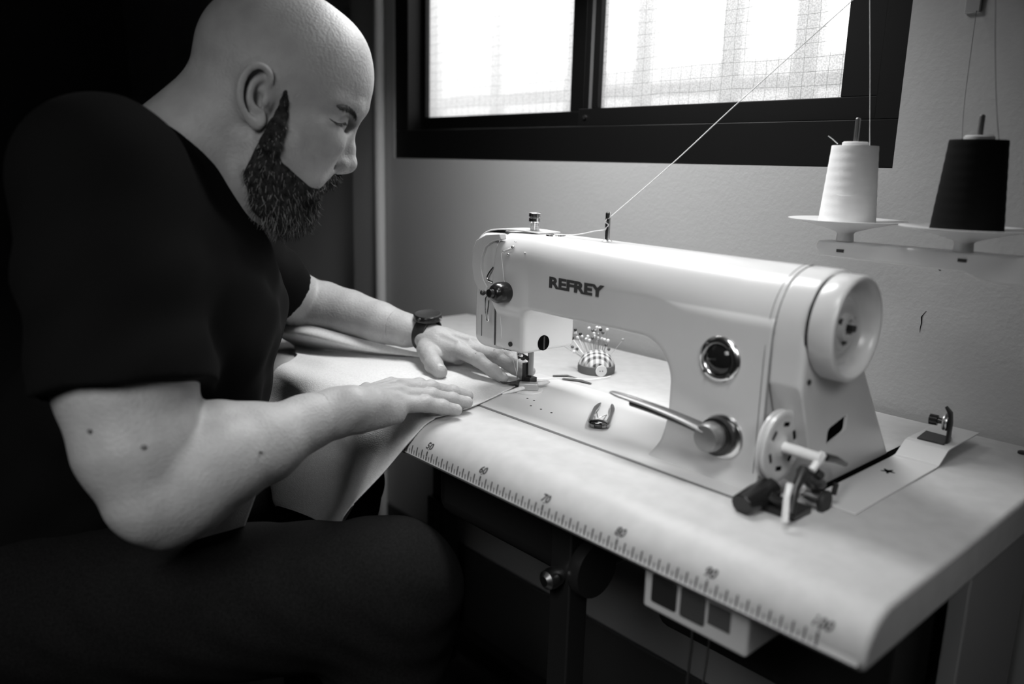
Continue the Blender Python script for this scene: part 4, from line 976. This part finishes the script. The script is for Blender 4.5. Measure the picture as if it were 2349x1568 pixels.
# moles, nails, eyebrow, lashes
M['mole'] = mat('mole', .10, .6)
for u, v, r, s in ((330, 1025, 80.6, .30), (205, 988, 81.6, .22), (598, 1036, 86.0, .20)):
    mb = MB(); q = at(u, v, r); mb.ball(q, s, 8); # seated on the skin below
    # find the skin depth along the ray
    d = ray(u, v); d /= np.linalg.norm(d); rel = tv - CAM; t = rel @ d; perp = np.linalg.norm(rel - t[:, None] * d, axis=1); m_ = perp < .5
    t0 = t[m_].min() if m_.any() else r
    mb = MB(); mb.ball(CAM + d * (t0 + .12), s, 8, sq=.8); make('mole', mb, 'mole', person)
def nail(tip, prev, w, l, rtip, parent=person):
    tip = np.array(tip, float); d = tip - np.array(prev, float); d /= np.linalg.norm(d); s_ = np.cross(d, up); s_ /= np.linalg.norm(s_); n = np.cross(s_, d)
    mb = MB(); c = tip + n * (rtip - .03) - d * .22
    mb.grid(lambda a, b: c + d * (b - .5) * l + s_ * math.sin((a - .5) * 2.0) * w * .86 * (1 - .25 * (2 * b - 1) ** 4) + n * (math.cos((a - .5) * 2.0) - 1) * w * .8 + n * .06 * (1 - (2 * b - 1) ** 2), 9, 9)
    o = make('fingernail', mb, 'nail', parent, angle=0, recalc=False)
for (tip, prev, w, l), rtip in zip((((40.1, 21.0, 1.15), (38.3, 20.6, 1.9), .70, 1.05), ((41.3, 24.6, 1.15), (39.2, 24.0, 2.0), .72, 1.1), ((39.4, 27.2, 1.1), (37.6, 26.8, 1.8), .68, 1.0), ((35.8, 29.8, 1.0), (34.2, 29.2, 1.5), .6, .85), ((32.6, 15.2, 1.45), (30.2, 15.9, 1.85), 1.0, 1.35),
                        ((42.9, 9.6, 1.4), (42.5, 7.4, 2.1), .68, 1.0), ((44.9, 10.5, 1.4), (44.6, 8.2, 2.15), .70, 1.1), ((47.0, 8.7, 1.35), (46.6, 6.6, 1.95), .68, 1.05), ((48.4, 5.9, 1.2), (47.9, 4.1, 1.75), .62, .95)), (.80, .80, .75, .62, 1.12, .78, .80, .78, .74)):
    nail(tip, prev, w, l, rtip)

def skin_t(V, u, v, default):
    d = ray(u, v); d /= np.linalg.norm(d); rel = V - CAM; t = rel @ d; perp = np.linalg.norm(rel - t[:, None] * d, axis=1); m_ = perp < .35
    return CAM + d * (t[m_].min() if m_.any() else default)
rng = random.Random(7)
def hairs(name, roots, r, m, parent, segs=4):
    mb = MB()
    for p, d, L, curl in roots:
        p = np.array(p); d = np.array(d); pts = [p]; q = np.array([rng.uniform(-1, 1) for _ in range(3)]) * curl
        for k in range(segs):
            d = d + q + np.array([rng.uniform(-1, 1) for _ in range(3)]) * curl * .5; d /= np.linalg.norm(d); pts.append(pts[-1] + d * L / segs)
        mb.tube(pts, list(np.linspace(r, r * .35, segs + 1)), 3)
    return make(name, mb, m, parent, angle=0, recalc=False)
# eyebrow
roots = []
for i in range(420):
    t = rng.random(); u = 772 + 46 * t; v = 243 - 3 * math.sin(t * 3.1) + 22 * t ** 2.2 + rng.uniform(-1, 1) * (2.2 + 3.2 * t); l = 4.6 - 3.6 * t
    p = skin_t(hv, u, v, 101); roots.append((p + hn * .03, hr * (.5) * (1 - 1.2 * t) + np.array([0, 0, -.5 - .3 * t]) + hn * .15, rng.uniform(.35, .7), .12))
hairs('eyebrow', roots, .028, 'hair_dark', person)
roots = []
for i in range(60):
    t = rng.random(); u = 762 + 32 * t; v = 277 + 7 * math.sin(t * 3.1) + 4 * t
    p = skin_t(hv, u, v, 101); roots.append((p + hn * .02, hr * .6 + np.array([0, 0, -.6]) + hn * .3, rng.uniform(.3, .5), .1))
hairs('eyelashes', roots, .022, 'hair_dark', person)
mb = MB(); P = [skin_t(hv, u, v, 101) for u, v in ((756, 272), (764, 278), (774, 283), (784, 284), (793, 281))]; mb.tube([p + hn * .02 for p in P], [.04, .08, .10, .09, .05], 6); make('eyelid_line', mb, 'hair_dark', person)

# beard
S = SDF(HC - (hb, hb, 22), HC + (hb, hb, 6), .2)
for s in (1, -1):
    sbn = [skin_t(hv, u, v, 101) - hn * .1 for u, v in ((655, 210), (652, 235), (646, 262), (636, 292), (622, 330))]
    if s < 0: sbn = [q - hn * 2 * ((q - HC) @ hn) for q in sbn]
    S.chain(sbn, [.25, .42, .62, .95, 1.3], .5)
    S.chain([S_(u, v, l * s) for u, v, l in ((622, 330, 6.3), (616, 352, 6.2), (610, 380, 5.9), (606, 402, 5.6), (622, 455, 4.4), (648, 485, 2.4))], [1.3, 1.6, 1.9, 2.15, 2.4, 2.5], .6)
    S.chain([S_(u, v, l * s) for u, v, l in ((764, 400, .2), (748, 408, 1.4), (726, 414, 2.6), (700, 428, 3.6), (670, 430, 4.4), (640, 400, 5.6))], [.85, 1.05, 1.05, 1.3, 1.7, 1.6], .7)
    S.chain([S_(u, v, l * s) for u, v, l in ((706, 448, 1.6), (688, 478, 1.0))], [1.3, 2.0], .8)
S.cap(S_(672, 478), S_(655, 495), 2.55, 2.3, .8)
S.cap(S_(700, 455), S_(690, 480), 1.5, 1.8, .6)
S.cap(S_(718, 430, 0), S_(706, 440, 0), .75, 1.0, .5)
bv, bf = S.mesh()
S = None
beard = make('beard', (bv, bf), 'beard_base', person, angle=0)
tri = bf[:, :3]; nrm = np.cross(bv[tri[:, 1]] - bv[tri[:, 0]], bv[tri[:, 2]] - bv[tri[:, 0]]); nrm /= np.linalg.norm(nrm, axis=1)[:, None] + 1e-9
cen = bv[bf].mean(1)
if ((cen - cen.mean(0)) * nrm).sum() < 0: nrm = -nrm
vis = np.argwhere((nrm @ hn > -.35)).ravel()
dark = []; grey = []
down = S_(650, 480) - S_(690, 300); down /= np.linalg.norm(down)
for i in range(5200):
    k = int(vis[rng.randrange(len(vis))]); p = cen[k]; n = nrm[k]
    d = down * .9 + n * .42 + hr * rng.uniform(-.1, .35); d /= np.linalg.norm(d)
    hgt = (p - HC)[2]
    L = .45 + max(0, min(1, (-hgt - 8) / 8)) * .75
    (grey if rng.random() < .24 else dark).append((p - n * .05, d, L * rng.uniform(.6, 1.25), .16))
hd = hairs('beard_hair', dark, .018, 'hair_dark', beard); hg = hairs('beard_hair', grey, .016, 'hair_grey', beard)
hd['kind'] = hg['kind'] = 'stuff'

# t-shirt
def smin(a, b, k):
    h = np.maximum(k - np.abs(a - b), 0) / k; return np.minimum(a, b) - h * h * k * .25
LO, HI = (-8, -66, -33), (68, 8, 42)
S = SDF(LO, HI, .36)
ring(S, 2, .4)
S.cap(at(*armR[0][:3]), (28, -26, 21), 7.6, 9.0, 4)
S.cap(shL, (24, -22, 20), 6.9, 8.4, 4)
S.cap(S_(400, 370, 0), (26, -24, 20), 6.6, 8.5, 4)
for l in (-3.5, 3.5): S.cap(S_(380, 402, l), S_(522, 592, l * .6), 5.0, 5.0, 2.5)
A = SDF(LO, HI, .36)
P = [at(*a[:3]) for a in armR[:4]]; A.chain(P, [7.7, 7.9, 7.75, 7.4], 3)
A.plane(at(292, 893, 87.3), at(303, 1000, 87.2) - at(285, 760, 88.2), 0)
B = SDF(LO, HI, .36)
B.cap(shL, at(632, 655, 134.5), 6.6, 5.3, 2); B.cap(at(632, 655, 134.5), at(712, 700, 142), 5.3, 4.9, 2)
hp = at(645, 655, 135.0); B.plane(hp, at(700, 690, 141) - at(600, 620, 130), 0)
S.D = smin(smin(S.D, A.D, 2.5), B.D, 2.0)
def sculpt(D, X, Y, Z):                            # folds running diagonally over back and sleeve
    w = .16 * np.sin((X * .9 + Y * .35 - Z * .55) * 1.1 + .8 * np.sin(Y * .25)) + .10 * np.sin((X * .3 - Y * .8 + Z * .9) * .9)
    return D + w * np.clip((32 - Z) / 14, .15, 1)
S.fn(sculpt)
S.plane((20, -40, -24), (0, 0, -1), 0)
tee = make('t_shirt', S.mesh(), 'shirt', person, angle=0)
sm = tee.modifiers.new('smooth', 'SMOOTH'); sm.factor = .5; sm.iterations = 3

# trousers
S = SDF((-16, -66, -TOP - .5), (70, 30, -8), .5)
S.cap((13, -42, -20) - rt * 6, (13, -42, -20) + rt * 6, 12.6, 12.6, 3)
kR = np.array([52, -6.5, -17.5]); kL = np.array([16, 6, -19.0])
S.cap((13, -42, -21) + rt * 9, kR, 10.5, 8.0, 3); S.cap((13, -42, -21) - rt * 9, kL, 10.0, 8.0, 3)
S.cap(kR, kR + (0, -.5, 0) + (2, -3, -50), 7.6, 5.8, 3); S.cap(kL, kL + (0, -3, -50), 7.6, 5.8, 3)
S.fn(lambda D, X, Y, Z: D + .16 * np.sin((X + Y * .6 + Z * 1.4) * .8) * np.sin((X * .5 - Y + Z) * .35))
S.plane((0, 0, -70), (0, 0, -1), 0)
jeans = make('jeans', S.mesh(), 'jeans', person, angle=0)
sm = jeans.modifiers.new('smooth', 'SMOOTH'); sm.factor = .5; sm.iterations = 3
for k in (kR + (2, -3.5, 0), kL + (0, -3, 0)):
    S = SDF((k[0] - 8, k[1] - 10, -TOP), (k[0] + 8, k[1] + 22, -TOP + 12), .4)
    S.chain([np.array((k[0], k[1] - 3, -TOP + 3.6)), np.array((k[0], k[1] + 6, -TOP + 3.4)), np.array((k[0] + .5, k[1] + 16, -TOP + 2.8))], [3.8, 3.9, 3.2], 2, flat=(up, 1.15)); S.cap((k[0], k[1] - 2, -TOP + 4), (k[0], k[1] - 2, -TOP + 9), 3.8, 4.4, 2)
    S.plane((0, 0, -TOP + .05), (0, 0, -1), 0); make('shoe', S.mesh(), 'rubber', person, angle=0)
S = A = B = None

# stool the person sits on
st = empty('work_stool', (13, -44, -TOP)); tag(st, 'dark round work stool under the seated man', 'stool')
mb = MB(); mb.rev((13, -44, -38), (13, -44, -30), [(0, 17), (.5, 18), (3.5, 18), (4.4, 17), (4.6, 0)], 40); make('seat', mb, 'rubber', st)
mb = MB(); mb.cyl((13, -44, -70), (13, -44, -38), 2.5); make('pole', mb, 'steel', st)
for k in range(5):
    a = k * 1.2566; mb = MB(); mb.tube([(13, -44, -70), (13 + 24 * math.cos(a), -44 + 24 * math.sin(a), -73.5)], [2, 1.3], 8); mb.ball((13 + 24 * math.cos(a), -44 + 24 * math.sin(a), -74.2), 1.8, 8); make('leg', mb, 'steel', st)

# wrist watch on the far wrist
wa = np.array([.93, .33, -.06]); wa /= np.linalg.norm(wa); WC = WL + wa * .6 + (0, 0, -.05)
watch = empty('wristwatch', WC); tag(watch, 'black round smartwatch with rubber strap on the far wrist', 'watch')
wy = np.cross((0, 0, 1.0), wa); wy /= np.linalg.norm(wy); wz = np.cross(wa, wy); tilt = .12
wz2 = wz * math.cos(tilt) - wy * math.sin(tilt)
mb = MB(); v = []; f = []; n = 40
for i in range(n):
    a = 2 * math.pi * i / n; ca, sa = math.cos(a), math.sin(a)
    for dr, dx_ in ((0, -1.15), (.0, 1.15), (.28, 1.05), (.28, -1.05)):
        v.append(WC + wy * (2.62 + dr) * ca + wz * (2.42 + dr) * sa + wa * dx_)
for i in range(n):
    j = (i + 1) % n
    for k in range(4): f.append((i * 4 + k, i * 4 + (k + 1) % 4, j * 4 + (k + 1) % 4, j * 4 + k))
mb.add(v, f); make('strap', mb, 'rubber', watch, bevel=.06)
c0 = WC + wz * 2.35
mb = MB(); mb.rev(c0, c0 + wz2, [(0, 1.9), (.15, 2.25), (.9, 2.3), (1.05, 2.2), (1.12, 2.0), (1.05, 1.95)], 48); wcse = make('watch_case', mb, 'black_plastic', watch)
mb = MB(); mb.rev(c0 + wz2 * 1.0, c0 + wz2 * 2, [(0, 1.96), (.07, 1.94), (.08, 0)], 48); make('watch_glass', mb, 'glass_dark', watch)
mb = MB(); mb.rev(c0 + wz2 * 1.06, c0 + wz2 * 2, [(0, 2.16), (.05, 2.2), (.09, 2.1), (.06, 1.98)], 48); make('bezel', mb, 'chrome' if False else 'dark_metal', watch)
mb = MB(); mb.cyl(c0 + wz2 * .55 + wa * 2.2, c0 + wz2 * .55 + wa * 2.55, .22, n=12); make('watch_button', mb, 'steel', watch); mb = MB(); mb.cyl(c0 + wz2 * .5 - wy * 2.2, c0 + wz2 * .5 - wy * 2.5, .22, n=12); make('watch_button', mb, 'steel', watch)

# ------------------------------------------------------------------ the fabric
# columns of points from the back of the cloth over the table front and down towards the lap, right edge first
Tz = .32
cols = [
 [(42.9, 27.5, .34), (41.6, 23.6, .34), (42.8, 20.6, .38), (45.0, 14.5, Tz), (46.4, 9.5, Tz), (47.0, 5.5, .3), (47.0, 2.6, -.15), (46.7, .2, -2.1), (45.3, -1.6, -5.2), (44.2, -4.0, -8.0), (42.6, -5.2, -10.4), (40.8, -5.4, -12.4)],
 [(40.6, 25.2, .34), (40.6, 22.6, .34), (40.2, 19.2, .36), (41.2, 14.0, Tz), (42.0, 9.3, Tz), (42.6, 5.5, .3), (42.8, 2.4, -.1), (42.9, -.3, -2.4), (42.6, -2.8, -6.0), (41.5, -4.6, -9.6), (39.6, -5.2, -13.0), (38.0, -5.3, -15.2)],
 [(35, 31.8, .34), (36.2, 26.4, .34), (36, 19.6, .34), (36.8, 14.0, Tz), (37.0, 9.2, Tz), (37.6, 5.2, .35), (38.0, 1.8, .0), (38.4, -1.2, -2.8), (38.6, -2.2, -7.0), (37.6, -3.2, -11.2), (36.4, -4.2, -14.6), (35.2, -4.8, -16.3)],
 [(27, 33.6, .34), (29, 27.0, .34), (30, 19.6, .4), (31, 14.0, .4), (31, 9.2, Tz), (32, 5.2, .4), (33.0, 1.6, .1), (33.4, -2.4, -3.0), (33.2, -2.4, -7.0), (32.4, -2.6, -11.6), (31.6, -3.6, -15.2), (31.0, -4.4, -17.4)],
 [(21.0, 22.5, .8), (21.5, 21.5, .5), (22, 21, .34), (25, 14.0, .34), (25, 9.2, .5), (26, 5.2, .5), (27.5, 1.2, .2), (26.8, -4.6, -3.4), (25.2, -6.2, -7.2), (24.4, -7.4, -11.6), (24.6, -7.0, -14.8), (24.6, -6.6, -16.4)],
 [(14.6, 14.2, 3.0), (15.3, 13.2, 1.9), (14.0, 15.6, .4), (18.0, 12.0, .34), (19.5, 8.0, .6), (21, 4.2, .7), (22.6, -.4, .2), (22.6, -2.6, -4.0), (22.0, -1.8, -8.0), (22.2, -3.0, -12.6), (23.0, -6.0, -15.6), (22.8, -6.4, -17.0)],
 [(7.3, 8.2, 4.9), (8.1, 7.1, 3.5), (6.5, 10.4, .5), (12.0, 8.6, .34), (14, 6.4, 1.1), (16, 3.2, .6), (17.6, -.9, .1), (18.0, -2.4, -4.0), (17.6, -5.4, -9.0), (17.4, -7.0, -14.0), (17.4, -7.4, -18.0), (17.4, -7.0, -20.0)],
 [(.8, 6.0, 4.5), (1.6, 4.8, 3.1), (0, 8.4, .5), (5.5, 6.0, .34), (8.5, 4.8, .6), (10.5, 2.5, .5), (12.0, -.6, -.1), (12.0, -3.0, -4.0), (11.6, -4.6, -9.0), (11.2, -7.2, -14.0), (11.0, -8.4, -18.6), (11.0, -8.4, -21.0)],
]
cols = np.array(cols, float)
NU, NV = 150, 190
rows = np.stack([spline(cols[:, j], NU) for j in range(cols.shape[1])], 1)       # NU x nj x 3
G = np.stack([spline(rows[i], NV) for i in range(NU)], 0)                        # NU x NV x 3
uu = np.linspace(0, 1, NU)[:, None]; vv_ = np.linspace(0, 1, NV)[None, :]
amp = np.clip((vv_ - .12) / .1, 0, 1) * .06
G[..., 2] += amp * (np.sin(uu * 31 + vv_ * 7) * .6 + np.sin(uu * 14 - vv_ * 19))
flatm = (G[..., 1] > 3.5) & (G[..., 2] < .34); G[..., 2][flatm] = .34
hang = np.clip((-G[..., 2] - 1.0) / 4, 0, 1); G[..., 1] -= hang * .5 * np.sin(uu * 21 + 1.2)
fab = []
Gn = np.zeros_like(G); du = np.gradient(G, axis=0); dv = np.gradient(G, axis=1); Gn = np.cross(du, dv); Gn /= np.linalg.norm(Gn, axis=2)[..., None] + 1e-9
if Gn[NU // 2, NV // 3, 2] < 0: Gn = -Gn
top_ = G + Gn * .10; bot_ = G - Gn * .10
Vt = np.concatenate([top_.reshape(-1, 3), bot_.reshape(-1, 3)])
F = []
def gi(i, j, b=0): return b * NU * NV + i * NV + j
for i in range(NU - 1):
    for j in range(NV - 1):
        F.append((gi(i, j), gi(i + 1, j), gi(i + 1, j + 1), gi(i, j + 1))); F.append((gi(i, j, 1), gi(i, j + 1, 1), gi(i + 1, j + 1, 1), gi(i + 1, j, 1)))
for i in range(NU - 1):
    F.append((gi(i, 0), gi(i, 0, 1), gi(i + 1, 0, 1), gi(i + 1, 0))); F.append((gi(i, NV - 1), gi(i + 1, NV - 1), gi(i + 1, NV - 1, 1), gi(i, NV - 1, 1)))
for j in range(NV - 1):
    F.append((gi(0, j), gi(0, j + 1), gi(0, j + 1, 1), gi(0, j, 1))); F.append((gi(NU - 1, j), gi(NU - 1, j, 1), gi(NU - 1, j + 1, 1), gi(NU - 1, j + 1)))
fabric = make('fabric', (Vt, np.array(F)), 'fabric', None, angle=0)
tag(fabric, 'pale soft cloth fed under the presser foot and hanging over the table front', 'fabric')
# rolled seam edge running out behind the foot
mb = MB(); sP = spline([on(u, v, 2, z) for u, v, z in ((1150, 903, .2), (1170, 898, .35), (1190, 892, .6), (1215, 884, .7), (1240, 879, .75), (1259, 875, .7))], 30)
mb.tube(sP, list(np.interp(np.linspace(0, 1, 30), [0, .3, .9, 1], [.15, .35, .42, .25])), 10, flat=(.8, 1.1), up=(0, 0, 1)); make('seam_edge', mb, 'fabric', fabric, angle=0)
# the corner of cloth lying on the lap
mb = MB(); Q = [at(*a) for a in ((425, 1212, 99), (462, 1246, 97), (560, 1212, 98), (600, 1150, 100), (480, 1100, 101))]
cc = [at(420, 1195, 96.0), at(462, 1247, 100), at(590, 1125, 97), at(556, 1215, 101)]
def lap(a, b):
    p0 = np.array(cc[0]) * (1 - a) + np.array(cc[2]) * a; p1 = np.array(cc[1]) * (1 - a) + np.array(cc[3]) * a
    return p0 * (1 - b) + p1 * b + np.array([0, 0, .35 * math.sin(a * 7) * (1 - b)])
mb.grid(lap, 24, 12); lapc = make('lap_corner', mb, 'fabric', fabric, angle=0, recalc=False)
so = lapc.modifiers.new('thick', 'SOLIDIFY'); so.thickness = .002

for o in list(sc.objects):
    if '_org' in o: del o['_org']
